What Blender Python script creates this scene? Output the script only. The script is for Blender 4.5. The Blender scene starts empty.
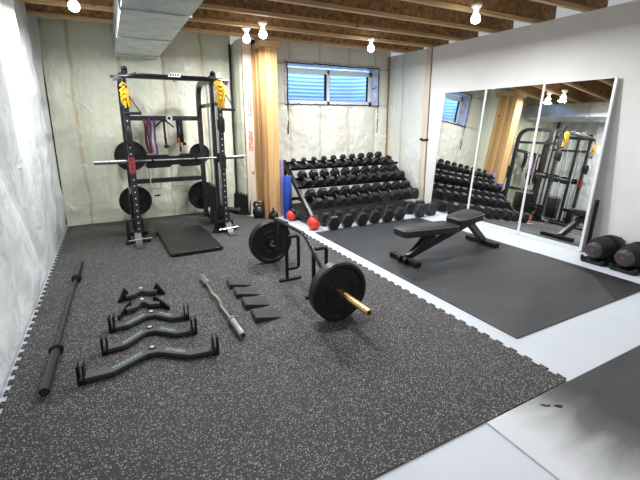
import bpy, bmesh, math, random
from mathutils import Vector, Matrix, Euler, noise
random.seed(7)
SC = bpy.context.scene
COL = SC.collection
PI = math.pi
def R(d): return math.radians(d)

# ------------------------------------------------------------------ materials
def new_mat(name):
    m = bpy.data.materials.new(name); m.use_nodes = True
    nt = m.node_tree
    return m, nt, nt.nodes['Principled BSDF']
def N(nt, typ, **kw):
    n = nt.nodes.new(typ)
    for k, v in kw.items():
        if k in n.inputs: n.inputs[k].default_value = v
        else: setattr(n, k, v)
    return n
def link(nt, a, b): nt.links.new(a, b)
def coords(nt):
    return N(nt, 'ShaderNodeTexCoord').outputs['Object']
def ramp(nt, fac, stops):
    r = N(nt, 'ShaderNodeValToRGB')
    el = r.color_ramp.elements
    while len(el) < len(stops): el.new(0.5)
    for e, (p, c) in zip(el, stops):
        e.position = p; e.color = (c[0], c[1], c[2], 1) if len(c) == 3 else c
    link(nt, fac, r.inputs[0])
    return r.outputs['Color']
def mixc(nt, fac, a, b):
    m = N(nt, 'ShaderNodeMix', data_type='RGBA')
    if isinstance(fac, (int, float)): m.inputs[0].default_value = fac
    else: link(nt, fac, m.inputs[0])
    for s, v in ((6, a), (7, b)):
        if isinstance(v, tuple): m.inputs[s].default_value = (v[0], v[1], v[2], 1)
        else: link(nt, v, m.inputs[s])
    return m.outputs[2]
def math_n(nt, op, a, b=None):
    n = N(nt, 'ShaderNodeMath', operation=op)
    for i, v in enumerate((a, b)):
        if v is None: continue
        if isinstance(v, (int, float)): n.inputs[i].default_value = v
        else: link(nt, v, n.inputs[i])
    return n.outputs[0]
def add_bump(nt, bs, h, strength=0.2, dist=0.01):
    b = N(nt, 'ShaderNodeBump'); b.inputs['Strength'].default_value = strength; b.inputs['Distance'].default_value = dist
    link(nt, h, b.inputs['Height']); link(nt, b.outputs[0], bs.inputs['Normal'])
def simple(name, col, rough=0.5, metal=0.0, var=0.15, scale=12, bump=0.0, bscale=60, spec=0.5):
    m, nt, bs = new_mat(name)
    nz = N(nt, 'ShaderNodeTexNoise', Scale=scale, Detail=4.0); link(nt, coords(nt), nz.inputs['Vector'])
    lo = tuple(c * (1 - var) for c in col); hi = tuple(min(1, c * (1 + var)) for c in col)
    link(nt, ramp(nt, nz.outputs[0], [(0.3, lo), (0.7, hi)]), bs.inputs['Base Color'])
    bs.inputs['Roughness'].default_value = rough; bs.inputs['Metallic'].default_value = metal
    bs.inputs['Specular IOR Level'].default_value = spec
    if bump:
        nb = N(nt, 'ShaderNodeTexNoise', Scale=bscale, Detail=3.0); link(nt, coords(nt), nb.inputs['Vector'])
        add_bump(nt, bs, nb.outputs[0], bump)
    return m

M = {}
M['black_metal'] = simple('black_metal', (0.008, 0.008, 0.009), 0.36, 0.0, 0.2, spec=0.4)
M['rack_metal'] = simple('rack_metal', (0.013, 0.014, 0.017), 0.34, 0.0, 0.2)
M['grey_metal'] = simple('grey_metal', (0.045, 0.048, 0.052), 0.42, 0.0, 0.1)
M['matte_black'] = simple('matte_black', (0.005, 0.005, 0.0055), 0.55, 0, 0.2, bump=0.1, spec=0.35)
M['bumper'] = simple('bumper', (0.0075, 0.0078, 0.0095), 0.42, 0, 0.35, 40, bump=0.05, spec=0.4)
M['hex_rubber'] = simple('hex_rubber', (0.0085, 0.0085, 0.0095), 0.42, 0, 0.25, 30, bump=0.06, spec=0.45)
M['chrome'] = simple('chrome', (0.72, 0.72, 0.72), 0.2, 1.0, 0.08)
M['steel'] = simple('steel', (0.42, 0.42, 0.42), 0.3, 0.9, 0.1)
M['bar_steel'] = simple('bar_steel', (0.30, 0.30, 0.295), 0.38, 0.9, 0.1)
M['black_steel'] = simple('black_steel', (0.02, 0.02, 0.021), 0.26, 0.3, 0.2)
M['gold'] = simple('gold', (0.72, 0.5, 0.2), 0.28, 1.0, 0.12)
M['bar_alu'] = simple('bar_alu', (0.034, 0.038, 0.041), 0.5, 0, 0.12, 20)
M['white'] = simple('white', (0.8, 0.8, 0.78), 0.4, 0, 0.03)
M['lettering'] = simple('lettering', (0.20, 0.28, 0.27), 0.5, 0, 0.04)
M['frame_white'] = simple('frame_white', (0.68, 0.68, 0.71), 0.35, 0, 0.03)
M['yellow'] = simple('yellow', (0.85, 0.47, 0.02), 0.55, 0, 0.2, 30)
M['red'] = simple('red', (0.55, 0.09, 0.08), 0.5, 0, 0.15)
M['ball_red'] = simple('ball_red', (0.72, 0.045, 0.02), 0.45, 0, 0.12, 30)
M['jcup_red'] = simple('jcup_red', (0.28, 0.03, 0.035), 0.5, 0, 0.2)
M['orange'] = simple('orange', (0.9, 0.2, 0.02), 0.5, 0, 0.1)
M['purple'] = simple('purple', (0.17, 0.05, 0.24), 0.55, 0, 0.15)
M['lavender'] = simple('lavender', (0.36, 0.28, 0.55), 0.6, 0, 0.1)
M['maroon'] = simple('maroon', (0.11, 0.025, 0.03), 0.55, 0, 0.15)
M['blue'] = simple('blue', (0.01, 0.055, 0.36), 0.55, 0, 0.25, 50, bump=0.3, bscale=50)
M['leather'] = simple('leather', (0.012, 0.012, 0.0135), 0.4, 0, 0.2, 40, bump=0.12, bscale=140, spec=0.45)
M['piping'] = simple('piping', (0.16, 0.16, 0.16), 0.5, 0, 0.08)
M['pad_rubber'] = simple('pad_rubber', (0.007, 0.007, 0.0075), 0.42, 0, 0.25, 6)
M['wedge_rubber'] = simple('wedge_rubber', (0.022, 0.0235, 0.025), 0.65, 0, 0.25, 60, bump=0.25, bscale=200)
M['dial'] = simple('dial', (0.045, 0.045, 0.048), 0.4, 0, 0.15)
M['galv'] = simple('galv', (0.5, 0.54, 0.57), 0.4, 0.7, 0.2, 5)
M['well_steel'] = simple('well_steel', (0.55, 0.57, 0.6), 0.55, 0.15, 0.08, 3)
M['osb'] = simple('osb', (0.30, 0.17, 0.07), 0.8, 0, 0.5, 18, bump=0.2)
M['painted_wall'] = simple('painted_wall', (0.74, 0.735, 0.72), 0.75, 0, 0.03, 2.5)
M['gap_black'] = simple('gap_black', (0.012, 0.012, 0.012), 0.8)
M['window_frame'] = simple('window_frame', (0.8, 0.8, 0.82), 0.35, 0, 0.03)
M['foil'] = simple('foil', (0.55, 0.52, 0.54), 0.4, 0.1, 0.25, 9, bump=0.4, bscale=14)
M['ground_wall'] = simple('ground_wall', (0.4, 0.42, 0.45), 0.8)

# lumber: long grain along Z (vertical) or X
def lumber(name, c0, c1, axis='Z', knots=True):
    m, nt, bs = new_mat(name)
    mp = N(nt, 'ShaderNodeMapping'); link(nt, coords(nt), mp.inputs[0])
    mp.inputs['Scale'].default_value = {'Z': (30, 30, 1.2), 'X': (1.2, 30, 30), 'Y': (30, 1.2, 30)}[axis]
    nz = N(nt, 'ShaderNodeTexNoise', Scale=1.0, Detail=5.0, Distortion=0.6); link(nt, mp.outputs[0], nz.inputs['Vector'])
    c = ramp(nt, nz.outputs[0], [(0.3, c0), (0.68, c1)])
    if knots:
        vo = N(nt, 'ShaderNodeTexVoronoi', Scale=2.6); link(nt, coords(nt), vo.inputs['Vector'])
        k = ramp(nt, vo.outputs['Distance'], [(0.04, (1, 1, 1)), (0.09, (0, 0, 0))])
        c = mixc(nt, k, c, tuple(x * 0.45 for x in c0))
    link(nt, c, bs.inputs['Base Color']); bs.inputs['Roughness'].default_value = 0.65
    return m
M['wood'] = lumber('wood', (0.46, 0.27, 0.10), (0.66, 0.42, 0.18))
M['wood_dark'] = lumber('wood_dark', (0.25, 0.13, 0.045), (0.45, 0.26, 0.10))
M['wood_mid'] = lumber('wood_mid', (0.36, 0.20, 0.07), (0.56, 0.34, 0.14))
M['wood_pale'] = lumber('wood_pale', (0.54, 0.43, 0.33), (0.72, 0.62, 0.52))
M['joist_wood'] = lumber('joist_wood', (0.42, 0.26, 0.11), (0.62, 0.43, 0.22), 'X')

# poly vapour barrier over insulation; studs show through as tan bands
def plastic(name, base, tan, axis, phase, period, width, amount):
    m, nt, bs = new_mat(name)
    co = coords(nt)
    sep = N(nt, 'ShaderNodeSeparateXYZ'); link(nt, co, sep.inputs[0])
    nz = N(nt, 'ShaderNodeTexNoise', Scale=2.2, Detail=5.0, Distortion=0.4); link(nt, co, nz.inputs['Vector'])
    wob = math_n(nt, 'MULTIPLY', math_n(nt, 'SUBTRACT', nz.outputs[0], 0.5), 0.12)
    t = math_n(nt, 'ADD', math_n(nt, 'SUBTRACT', sep.outputs[axis], phase - period * 40), wob)
    t = math_n(nt, 'DIVIDE', t, period)
    fr = math_n(nt, 'ABSOLUTE', math_n(nt, 'SUBTRACT', math_n(nt, 'FRACT', math_n(nt, 'ADD', t, 0.5)), 0.5))
    band = ramp(nt, fr, [(width / period * 0.5, (1, 1, 1)), (width / period * 1.4, (0, 0, 0))])
    nb = N(nt, 'ShaderNodeTexNoise', Scale=5.0, Detail=4.0); link(nt, co, nb.inputs['Vector'])
    band2 = math_n(nt, 'MULTIPLY', band, math_n(nt, 'MULTIPLY', nb.outputs[0], amount))
    var = N(nt, 'ShaderNodeTexNoise', Scale=1.1, Detail=6.0); link(nt, co, var.inputs['Vector'])
    c = ramp(nt, var.outputs[0], [(0.3, tuple(b * 0.86 for b in base)), (0.7, base)])
    c = mixc(nt, band2, c, tan)
    link(nt, c, bs.inputs['Base Color'])
    bs.inputs['Roughness'].default_value = 0.3
    bs.inputs['Specular IOR Level'].default_value = 0.45
    # crinkles
    mp = N(nt, 'ShaderNodeMapping'); mp.inputs['Scale'].default_value = (9, 9, 5); link(nt, co, mp.inputs[0])
    cr = N(nt, 'ShaderNodeTexNoise', Scale=1.0, Detail=6.0, Distortion=1.4); link(nt, mp.outputs[0], cr.inputs['Vector'])
    add_bump(nt, bs, cr.outputs[0], 0.6, 0.035)
    return m
M['plastic_back'] = plastic('plastic_back', (0.80, 0.82, 0.665), (0.52, 0.38, 0.22), 0, -0.35, 0.585, 0.022, 1.1)
M['plastic_window'] = plastic('plastic_window', (0.79, 0.80, 0.715), (0.52, 0.38, 0.25), 0, 3.385, 0.587, 0.02, 1.0)
M['plastic_side'] = plastic('plastic_side', (0.68, 0.71, 0.66), (0.5, 0.40, 0.27), 1, 5.95, 0.6, 0.03, 1.0)
M['plastic_left'] = plastic('plastic_left', (0.73, 0.775, 0.785), (0.58, 0.56, 0.5), 1, 5.6, 0.6, 0.03, 0.35)

# speckled rubber flooring
def speckle():
    m, nt, bs = new_mat('speckled_rubber')
    co = coords(nt)
    vo = N(nt, 'ShaderNodeTexVoronoi', Scale=150.0); link(nt, co, vo.inputs['Vector'])
    d = ramp(nt, vo.outputs['Distance'], [(0.34, (1, 1, 1)), (0.5, (0, 0, 0))])
    sp = N(nt, 'ShaderNodeSeparateColor'); link(nt, vo.outputs['Color'], sp.inputs[0])
    on = math_n(nt, 'GREATER_THAN', sp.outputs[0], 0.60)
    f = math_n(nt, 'MULTIPLY', on, d)
    fleck = ramp(nt, sp.outputs[1], [(0.0, (0.09, 0.088, 0.085)), (1.0, (0.43, 0.415, 0.39))])
    nz = N(nt, 'ShaderNodeTexNoise', Scale=260.0, Detail=2.0); link(nt, co, nz.inputs['Vector'])
    base = ramp(nt, nz.outputs[0], [(0.3, (0.014, 0.014, 0.0145)), (0.7, (0.042, 0.0415, 0.042))])
    big = N(nt, 'ShaderNodeTexNoise', Scale=0.9, Detail=4.0); link(nt, co, big.inputs['Vector'])
    base = mixc(nt, ramp(nt, big.outputs[0], [(0.35, (0, 0, 0)), (0.75, (0.25, 0.25, 0.25))]), base, (0.075, 0.073, 0.072))
    link(nt, mixc(nt, f, base, fleck), bs.inputs['Base Color'])
    bs.inputs['Roughness'].default_value = 0.68; bs.inputs['Specular IOR Level'].default_value = 0.3
    add_bump(nt, bs, nz.outputs[0], 0.25, 0.002)
    return m
M['speckle'] = speckle()

def floor_paint():
    m, nt, bs = new_mat('painted_concrete')
    co = coords(nt)
    nz = N(nt, 'ShaderNodeTexNoise', Scale=1.6, Detail=6.0); link(nt, co, nz.inputs['Vector'])
    c = ramp(nt, nz.outputs[0], [(0.3, (0.45, 0.49, 0.53)), (0.7, (0.51, 0.55, 0.595))])
    vo = N(nt, 'ShaderNodeTexVoronoi', Scale=3.3); link(nt, co, vo.inputs['Vector'])
    k = ramp(nt, vo.outputs['Distance'], [(0.012, (1, 1, 1)), (0.03, (0, 0, 0))])
    link(nt, mixc(nt, k, c, (0.25, 0.26, 0.27)), bs.inputs['Base Color'])
    bs.inputs['Roughness'].default_value = 0.5
    return m
M['paint'] = floor_paint()

def mat_rubber(name, pale_end):
    m, nt, bs = new_mat(name)
    co = coords(nt)
    mp = N(nt, 'ShaderNodeMapping'); mp.inputs['Scale'].default_value = (1.2, 4, 4); mp.inputs['Rotation'].default_value = (0, 0, 0.35); link(nt, co, mp.inputs[0])
    nz = N(nt, 'ShaderNodeTexNoise', Scale=1.2, Detail=7.0, Distortion=0.5); link(nt, mp.outputs[0], nz.inputs['Vector'])
    c = ramp(nt, nz.outputs[0], [(0.3, (0.016, 0.018, 0.0205)), (0.72, (0.036, 0.039, 0.042))])
    if pale_end:
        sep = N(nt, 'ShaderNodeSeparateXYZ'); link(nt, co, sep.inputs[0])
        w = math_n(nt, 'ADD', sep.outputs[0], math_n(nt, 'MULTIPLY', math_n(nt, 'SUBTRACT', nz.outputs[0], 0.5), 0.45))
        d = ramp(nt, math_n(nt, 'DIVIDE', w, 1.0), [(0.08, (0.95, 0.95, 0.95)), (0.28, (0.55, 0.55, 0.55)), (0.45, (0.12, 0.12, 0.12)), (0.65, (0.01, 0.01, 0.01))])  # colour runs from pale at the left end to dark along X
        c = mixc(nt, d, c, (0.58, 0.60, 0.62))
    link(nt, c, bs.inputs['Base Color'])
    bs.inputs['Roughness'].default_value = 0.44
    fine = N(nt, 'ShaderNodeTexNoise', Scale=180.0, Detail=2.0); link(nt, co, fine.inputs['Vector'])
    add_bump(nt, bs, fine.outputs[0], 0.12, 0.002)
    return m
M['mat_rubber'] = mat_rubber('mat_rubber', False)
M['mat_pale_end'] = mat_rubber('mat_pale_end', True)

m, nt, bs = new_mat('mirror_glass'); bs.inputs['Metallic'].default_value = 1; bs.inputs['Roughness'].default_value = 0.012
nz = N(nt, 'ShaderNodeTexNoise', Scale=3.0); link(nt, coords(nt), nz.inputs['Vector'])
link(nt, ramp(nt, nz.outputs[0], [(0, (0.84, 0.86, 0.84)), (1, (0.87, 0.885, 0.87))]), bs.inputs['Base Color']); M['mirror'] = m
m, nt, bs = new_mat('window_pane'); bs.inputs['Roughness'].default_value = 0.0
bs.inputs['Transmission Weight'].default_value = 1.0; bs.inputs['IOR'].default_value = 1.05; bs.inputs['Base Color'].default_value = (0.93, 0.96, 1, 1); M['pane'] = m
m, nt, bs = new_mat('lamp_glow'); bs.inputs['Emission Color'].default_value = (1, 0.97, 0.92, 1); bs.inputs['Emission Strength'].default_value = 25; M['glow'] = m

# ------------------------------------------------------------------ mesh builder
class MB:
    def __init__(s): s.b = bmesh.new()
    def _box(s, sx, sy, sz, mtx, bevel=0, seg=2):
        r = bmesh.ops.create_cube(s.b, size=1.0)
        bmesh.ops.scale(s.b, vec=(sx, sy, sz), verts=r['verts'])
        if bevel:
            es = list({e for v in r['verts'] for e in v.link_edges})
            o = bmesh.ops.bevel(s.b, geom=es, offset=bevel, segments=seg, affect='EDGES', profile=0.6)
            vs = list({v for f in o['faces'] for v in f.verts} | {v for v in r['verts'] if v.is_valid})
        else: vs = r['verts']
        bmesh.ops.transform(s.b, matrix=mtx, verts=vs)
        return s
    def box(s, x0, x1, y0, y1, z0, z1, bevel=0, seg=2):
        return s._box(x1 - x0, y1 - y0, z1 - z0, Matrix.Translation(((x0 + x1) / 2, (y0 + y1) / 2, (z0 + z1) / 2)), bevel, seg)
    def obox(s, c, size, rot=(0, 0, 0), bevel=0, seg=2):
        return s._box(*size, Matrix.Translation(c) @ Euler(rot).to_matrix().to_4x4(), bevel, seg)
    def bar(s, p0, p1, w, h, up=(0, 0, 1), bevel=0):
        p0, p1 = Vector(p0), Vector(p1); d = (p1 - p0); L = d.length; d.normalize()
        up = Vector(up); side = d.cross(up)
        if side.length < 1e-4: side = d.cross(Vector((1, 0, 0)))
        side.normalize(); u = side.cross(d).normalized()
        mt = Matrix((side, d, u)).transposed().to_4x4(); mt.translation = (p0 + p1) / 2
        return s._box(w, L, h, mt, bevel)
    def lathe(s, prof, p0, d, n=24, start=0.0, caps=True, ref=None):
        """prof: list of (radius, distance along d)"""
        d = Vector(d).normalized(); p0 = Vector(p0)
        ref = Vector(ref) if ref else (Vector((1, 0, 0)) if abs(d.x) < 0.9 else Vector((0, 1, 0)))
        u = (ref - d * ref.dot(d)).normalized(); w = d.cross(u)
        rings = []
        for r, t in prof:
            rings.append([s.b.verts.new(p0 + d * t + (u * math.cos(start + 2 * PI * k / n) + w * math.sin(start + 2 * PI * k / n)) * max(r, 1e-5)) for k in range(n)])
        for a, b in zip(rings, rings[1:]):
            for k in range(n):
                s.b.faces.new((a[k], a[(k + 1) % n], b[(k + 1) % n], b[k]))
        if caps:
            s.b.faces.new(rings[0][::-1]); s.b.faces.new(rings[-1])
        return s
    def cyl(s, p0, p1, r, r1=None, n=16):
        p0, p1 = Vector(p0), Vector(p1)
        return s.lathe([(r, 0), (r if r1 is None else r1, (p1 - p0).length)], p0, p1 - p0, n)
    def tube(s, pts, r, n=8, closed=False, flat=1.0):
        pts = [Vector(p) for p in pts]; rings = []; m = len(pts)
        t0 = (pts[1] - pts[0]).normalized()
        u = t0.orthogonal().normalized()
        for i, p in enumerate(pts):
            if closed: t = (pts[(i + 1) % m] - pts[i - 1]).normalized()
            else: t = ((pts[min(i + 1, m - 1)] - pts[max(i - 1, 0)])).normalized()
            u = (u - t * u.dot(t)).normalized(); w = t.cross(u)
            rings.append([s.b.verts.new(p + u * math.cos(2 * PI * k / n) * r + w * math.sin(2 * PI * k / n) * r * flat) for k in range(n)])
        rr = list(zip(rings, rings[1:])) + ([(rings[-1], rings[0])] if closed else [])
        for a, b in rr:
            for k in range(n): s.b.faces.new((a[k], a[(k + 1) % n], b[(k + 1) % n], b[k]))
        if not closed:
            s.b.faces.new(rings[0][::-1]); s.b.faces.new(rings[-1])
        return s
    def prism(s, poly, mtx, t):
        """poly 2-D in local XY, extruded t along local Z"""
        a = [s.b.verts.new(mtx @ Vector((x, y, 0))) for x, y in poly]
        b = [s.b.verts.new(mtx @ Vector((x, y, t))) for x, y in poly]
        s.b.faces.new(a[::-1]); s.b.faces.new(b); n = len(poly)
        for k in range(n): s.b.faces.new((a[k], a[(k + 1) % n], b[(k + 1) % n], b[k]))
        return s
    def sphere(s, c, r, sc=(1, 1, 1), seg=20):
        o = bmesh.ops.create_uvsphere(s.b, u_segments=seg, v_segments=seg // 2 + 2, radius=r)
        bmesh.ops.transform(s.b, matrix=Matrix.Translation(c) @ Matrix.Diagonal((*sc, 1)), verts=o['verts'])
        return s
    def grid(s, fn, nu, nv):
        g = [[s.b.verts.new(fn(i / nu, j / nv)) for j in range(nv + 1)] for i in range(nu + 1)]
        for i in range(nu):
            for j in range(nv): s.b.faces.new((g[i][j], g[i + 1][j], g[i + 1][j + 1], g[i][j + 1]))
        return s
    def build(s, name, mat, parent=None, loc=None, smooth=35, bevel=0):
        if not isinstance(mat, (list, tuple)): mat = [mat]
        bmesh.ops.recalc_face_normals(s.b, faces=s.b.faces[:])
        off = Vector((0, 0, 0))
        if parent is not None:
            p = parent
            while p is not None: off += p.location; p = p.parent
        elif loc is not None: off = Vector(loc)
        bmesh.ops.translate(s.b, verts=s.b.verts[:], vec=-off)
        if smooth:
            for f in s.b.faces: f.smooth = True
            for e in s.b.edges:
                if len(e.link_faces) == 2 and e.calc_face_angle(0) > R(smooth): e.smooth = False
        me = bpy.data.meshes.new(name); s.b.to_mesh(me); s.b.free()
        for mm in mat: me.materials.append(M[mm] if isinstance(mm, str) else mm)
        o = bpy.data.objects.new(name, me); COL.objects.link(o)
        if parent is not None: o.parent = parent
        elif loc is not None: o.location = loc
        if bevel:
            bv = o.modifiers.new('bevel', 'BEVEL'); bv.width = bevel; bv.segments = 2; bv.limit_method = 'ANGLE'; bv.angle_limit = R(40)
        return o

def tag(o, label, cat, group=None):
    o['label'] = label; o['category'] = cat
    if group: o['group'] = group
    return o
def thing(name, loc, label, cat, group=None):
    o = bpy.data.objects.new(name, None); COL.objects.link(o); o.location = loc; o.empty_display_size = 0.1
    return tag(o, label, cat, group)
def struct(o, label=None, cat=None):
    o['kind'] = 'structure'
    if label: o['label'] = label
    if cat: o['category'] = cat
    return o
def dup(root, loc, rot=None, label=None, group=None):
    r = root.copy(); COL.objects.link(r); r.location = loc
    if rot is not None: r.rotation_euler = rot
    if label: r['label'] = label
    if group: r['group'] = group
    for ch in list(root.children):
        c = ch.copy(); COL.objects.link(c); c.parent = r
        for g in list(ch.children):
            d = g.copy(); COL.objects.link(d); d.parent = c
    return r
def text_part(name, s, size, origin, ang, mat, parent, spread=1.0, axis_y=None):
    """lettering lying on a horizontal face, turned ang about Z; or on a vertical face if axis_y given"""
    cu = bpy.data.curves.new(name, 'FONT'); cu.body = s; cu.size = size; cu.extrude = 0.0006; cu.align_x = 'CENTER'; cu.align_y = 'CENTER'; cu.offset = 0.0009
    tmp = bpy.data.objects.new(name + '_curve', cu); COL.objects.link(tmp)
    bpy.context.view_layer.update()
    me = bpy.data.meshes.new_from_object(tmp.evaluated_get(bpy.context.evaluated_depsgraph_get()))
    bpy.data.objects.remove(tmp); bpy.data.curves.remove(cu)
    mt = axis_y if axis_y is not None else Matrix.Rotation(ang, 4, 'Z')
    off = Vector((0, 0, 0)); p = parent
    while p is not None: off += p.location; p = p.parent
    me.transform(Matrix.Translation(Vector(origin) - off) @ mt @ Matrix.Diagonal((spread, 1, 1, 1)))
    me.materials.clear(); me.materials.append(M[mat])
    o = bpy.data.objects.new(name, me); COL.objects.link(o); o.parent = parent
    return o
def rounded(pts, r, seg=5):
    """round the corners of an open 3-D polyline"""
    pts = [Vector(p) for p in pts]; out = [pts[0]]
    for a, b, c in zip(pts, pts[1:], pts[2:]):
        d0 = (a - b); d1 = (c - b); k = min(r, d0.length * 0.49, d1.length * 0.49)
        p0 = b + d0.normalized() * k; p1 = b + d1.normalized() * k
        for i in range(seg + 1):
            t = i / seg; out.append(p0 * (1 - t) ** 2 + b * 2 * t * (1 - t) + p1 * t * t)
    out.append(pts[-1]); return out
ORD = ['first', 'second', 'third', 'fourth', 'fifth', 'sixth', 'seventh', 'eighth', 'ninth', 'tenth', 'eleventh', 'twelfth']

# ------------------------------------------------------------------ room shell
ZC = 2.65
struct(MB().box(-1.0, 5.3, -1.6, 6.9, -0.12, 0.0).build('floor', 'paint', smooth=0))

def fbm(x, y, z=0.0): return noise.fractal(Vector((x, y, z)), 0.9, 2.0, 4)
# left wall: loose white poly sheet hanging in vertical folds
def left_fn(u, v):
    y = -0.6 + u * 7.16; z = v * (ZC + 0.29)
    w = 0.03 * math.sin(y * 7.1 + 1.2 * fbm(y * 0.6, z * 0.5)) + 0.05 * fbm(y * 1.5 + 0.5 * z, z * 0.35, 3.1) + 0.018 * fbm(y * 6, z * 2.2, 1.7)
    # a deep crease running down and towards the back, as the sheet sags
    c = (y - (3.55 + 0.55 * (1.2 - z))) / 0.16
    w -= 0.09 * math.exp(-c * c)
    c2 = (y - (4.5 + 0.22 * (1.4 - z))) / 0.12
    w -= 0.03 * math.exp(-c2 * c2)
    k = min(1.0, z / 0.25) * min(1.0, max(0.0, (6.5 - y) / 0.15))
    return Vector((-0.672 + max(-0.06, min(0.10, w)) * k, y, z))
wl = MB().grid(left_fn, 220, 70).build('wall_left', 'plastic_left', smooth=80); struct(wl)
sl = wl.modifiers.new('thick', 'SOLIDIFY'); sl.thickness = 0.006; sl.offset = -1

def pillow(x, phase, period):
    t = ((x - phase) / period) % 1.0
    return math.sin(PI * t) ** 0.7
def back_fn(u, v):
    x = -0.70 + u * 2.57; z = v * (ZC + 0.29)
    b = 0.045 * pillow(x, -0.35, 0.585) + 0.016 * fbm(x * 2, z * 1.2, 5) + 0.006 * fbm(x * 9, z * 6, 9)
    k = min(1, z / 0.2)
    return Vector((x, 6.60 - b * k, z))
wb = MB().grid(back_fn, 120, 90).build('wall_back', 'plastic_back', smooth=80); struct(wb)
sl = wb.modifiers.new('thick', 'SOLIDIFY'); sl.thickness = 0.006; sl.offset = 1
# dark gap in the back left corner and a pale strip at the base of the wall
struct(MB().box(-0.668, -0.652, 6.50, 6.535, 0.02, ZC).build('trim_1', 'gap_black', smooth=0))
struct(MB().box(-0.66, 1.85, 6.50, 6.515, 0.0, 0.03).build('baseboard_back', 'plastic_back', smooth=0))

# partition end, wrapped in poly, and the built-up post
def part_fn(u, v):
    z = v * ZC
    pts = [Vector((1.865, 6.62, 0)), Vector((1.862, 6.45, 0)), Vector((1.835, 6.25, 0)), Vector((1.845, 6.05, 0)), Vector((1.87, 5.985, 0)), Vector((2.24, 5.985 + 0.08, 0)), Vector((2.255, 6.12, 0)), Vector((2.258, 6.22, 0)), Vector((2.25, 6.32, 0)), Vector((2.245, 6.45, 0))]
    f = u * (len(pts) - 1); i = min(int(f), len(pts) - 2); p = pts[i].lerp(pts[i + 1], f - i)
    return Vector((p.x - 0.008 * fbm(p.y * 6, z * 2, 4) * (1 if p.x < 2.05 else -1), p.y, z))
struct(MB().grid(part_fn, 54, 60).build('wall_partition', 'plastic_back', smooth=60))
struct(MB().box(1.828, 1.848, 6.49, 6.53, 0.0, ZC).build('trim_2', 'gap_black', smooth=0))
st = MB().box(1.86, 1.995, 5.93, 5.98, 0, ZC, 0.003).build('trim_3', 'wood_pale', smooth=0); struct(st)
# red mill stamps on the pale stud (rows of short strokes, upright down the board)
for zz, seed in ((1.70, 3), (1.18, 5)):
    rnd = random.Random(seed); s = MB(); z = zz - 0.15
    while z < zz + 0.15:
        h = rnd.uniform(0.018, 0.03)
        for col in range(2):
            if rnd.random() < 0.97:
                x0 = 1.905 + col * 0.036; s.box(x0, x0 + 0.03, 5.9285, 5.9305, z, z + 0.009)
                if rnd.random() < 0.9: s.box(x0, x0 + 0.010, 5.9285, 5.9305, z, z + h)
                if rnd.random() < 0.75: s.box(x0 + 0.014, x0 + 0.023, 5.9285, 5.9305, z, z + h)
        z += h + 0.006
    s.build('stamp', 'red', st, smooth=0)
struct(MB().box(2.0, 2.085, 6.0, 6.05, 0, ZC).build('trim_4', 'gap_black', smooth=0))
ys = [5.60, 5.69, 5.78, 5.87, 5.96]
for i, y in enumerate(ys):
    struct(MB().box(2.095, 2.268 - (0.012 if i % 2 else 0), y, y + 0.086, 0, ZC - 0.16, 0.003).build('trim_%d' % (5 + i), 'wood' if i in (0, 2, 4) else 'wood_mid', smooth=0))
for i, y in enumerate((5.63, 5.78, 5.9)):  # darker wood puts the shade on the post's left side into the colour
    struct(MB().box(2.02 - 0.012 * i, 2.094, y, y + 0.11, 0, ZC - 0.16, 0.003).build('trim_%d' % (14 + i), 'wood_dark', smooth=0))
struct(MB().box(2.02, 2.34, 5.58, 6.1, ZC - 0.16, ZC - 0.08, 0.003).build('trim_10', 'joist_wood', smooth=0))

# window wall (with opening) and its surroundings
WX0, WX1, WZ0, WZ1 = 2.755, 4.622, 1.758, 2.423
YW = 6.38
def wwall(x0, x1, z0, z1, nu, nv):
    def fn(u, v):
        x = x0 + (x1 - x0) * u; z = z0 + (z1 - z0) * v
        b = 0.05 * pillow(x, 3.385, 0.587) + 0.02 * fbm(x * 2.4, z * 2.4, 8) + 0.012 * fbm(x * 9, z * 7, 2)
        k = min(1, max(0, z) / 0.1, abs(z - WZ0) / 0.08 if z <= WZ0 else 1)
        if z >= WZ0 - 1e-6: k = 0.15
        return Vector((x, YW - b * k, z))
    return fn
w = MB(); XL, XR = 2.2, 4.9
w.grid(wwall(XL, XR, 0, WZ0, 110, 70), 110, 70)
w.grid(wwall(XL, WX0, WZ0, WZ1, 16, 16), 16, 16); w.grid(wwall(WX1, XR, WZ0, WZ1, 8, 16), 8, 16); w.grid(wwall(XL, XR, WZ1, ZC + 0.29, 60, 12), 60, 12)
ww = w.build('wall_window', 'plastic_window', smooth=80); struct(ww)
sl = ww.modifiers.new('thick', 'SOLIDIFY'); sl.thickness = 0.006; sl.offset = 1
# window: reveal, torn dark edge, frame, sash, panes
win = struct(MB().box(WX0 - 0.05, WX0 + 0.0, YW - 0.01, YW + 0.33, WZ0 - 0.02, WZ1 + 0.02).box(WX1, WX1 + 0.05, YW - 0.01, YW + 0.33, WZ0 - 0.02, WZ1 + 0.02)
     .box(WX0 - 0.05, WX1 + 0.05, YW - 0.01, YW + 0.33, WZ1, WZ1 + 0.05).box(WX0 - 0.05, WX1 + 0.05, YW - 0.01, YW + 0.33, WZ0 - 0.05, WZ0).build('window_1', 'foil', smooth=0))
s = MB()
def ragged(p0, p1, n, amp, seed):
    rnd = random.Random(seed); p0, p1 = Vector(p0), Vector(p1)
    pts = [p0.lerp(p1, i / n) + Vector((rnd.uniform(-amp, amp), -0.004 * rnd.random(), rnd.uniform(-amp, amp))) for i in range(n + 1)]
    s.tube(pts, 0.009, 5)
ragged((WX0, YW - 0.018, WZ0), (WX1, YW - 0.018, WZ0), 46, 0.008, 1); ragged((WX0, YW - 0.018, WZ1), (WX1, YW - 0.018, WZ1), 46, 0.008, 2)
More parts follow.
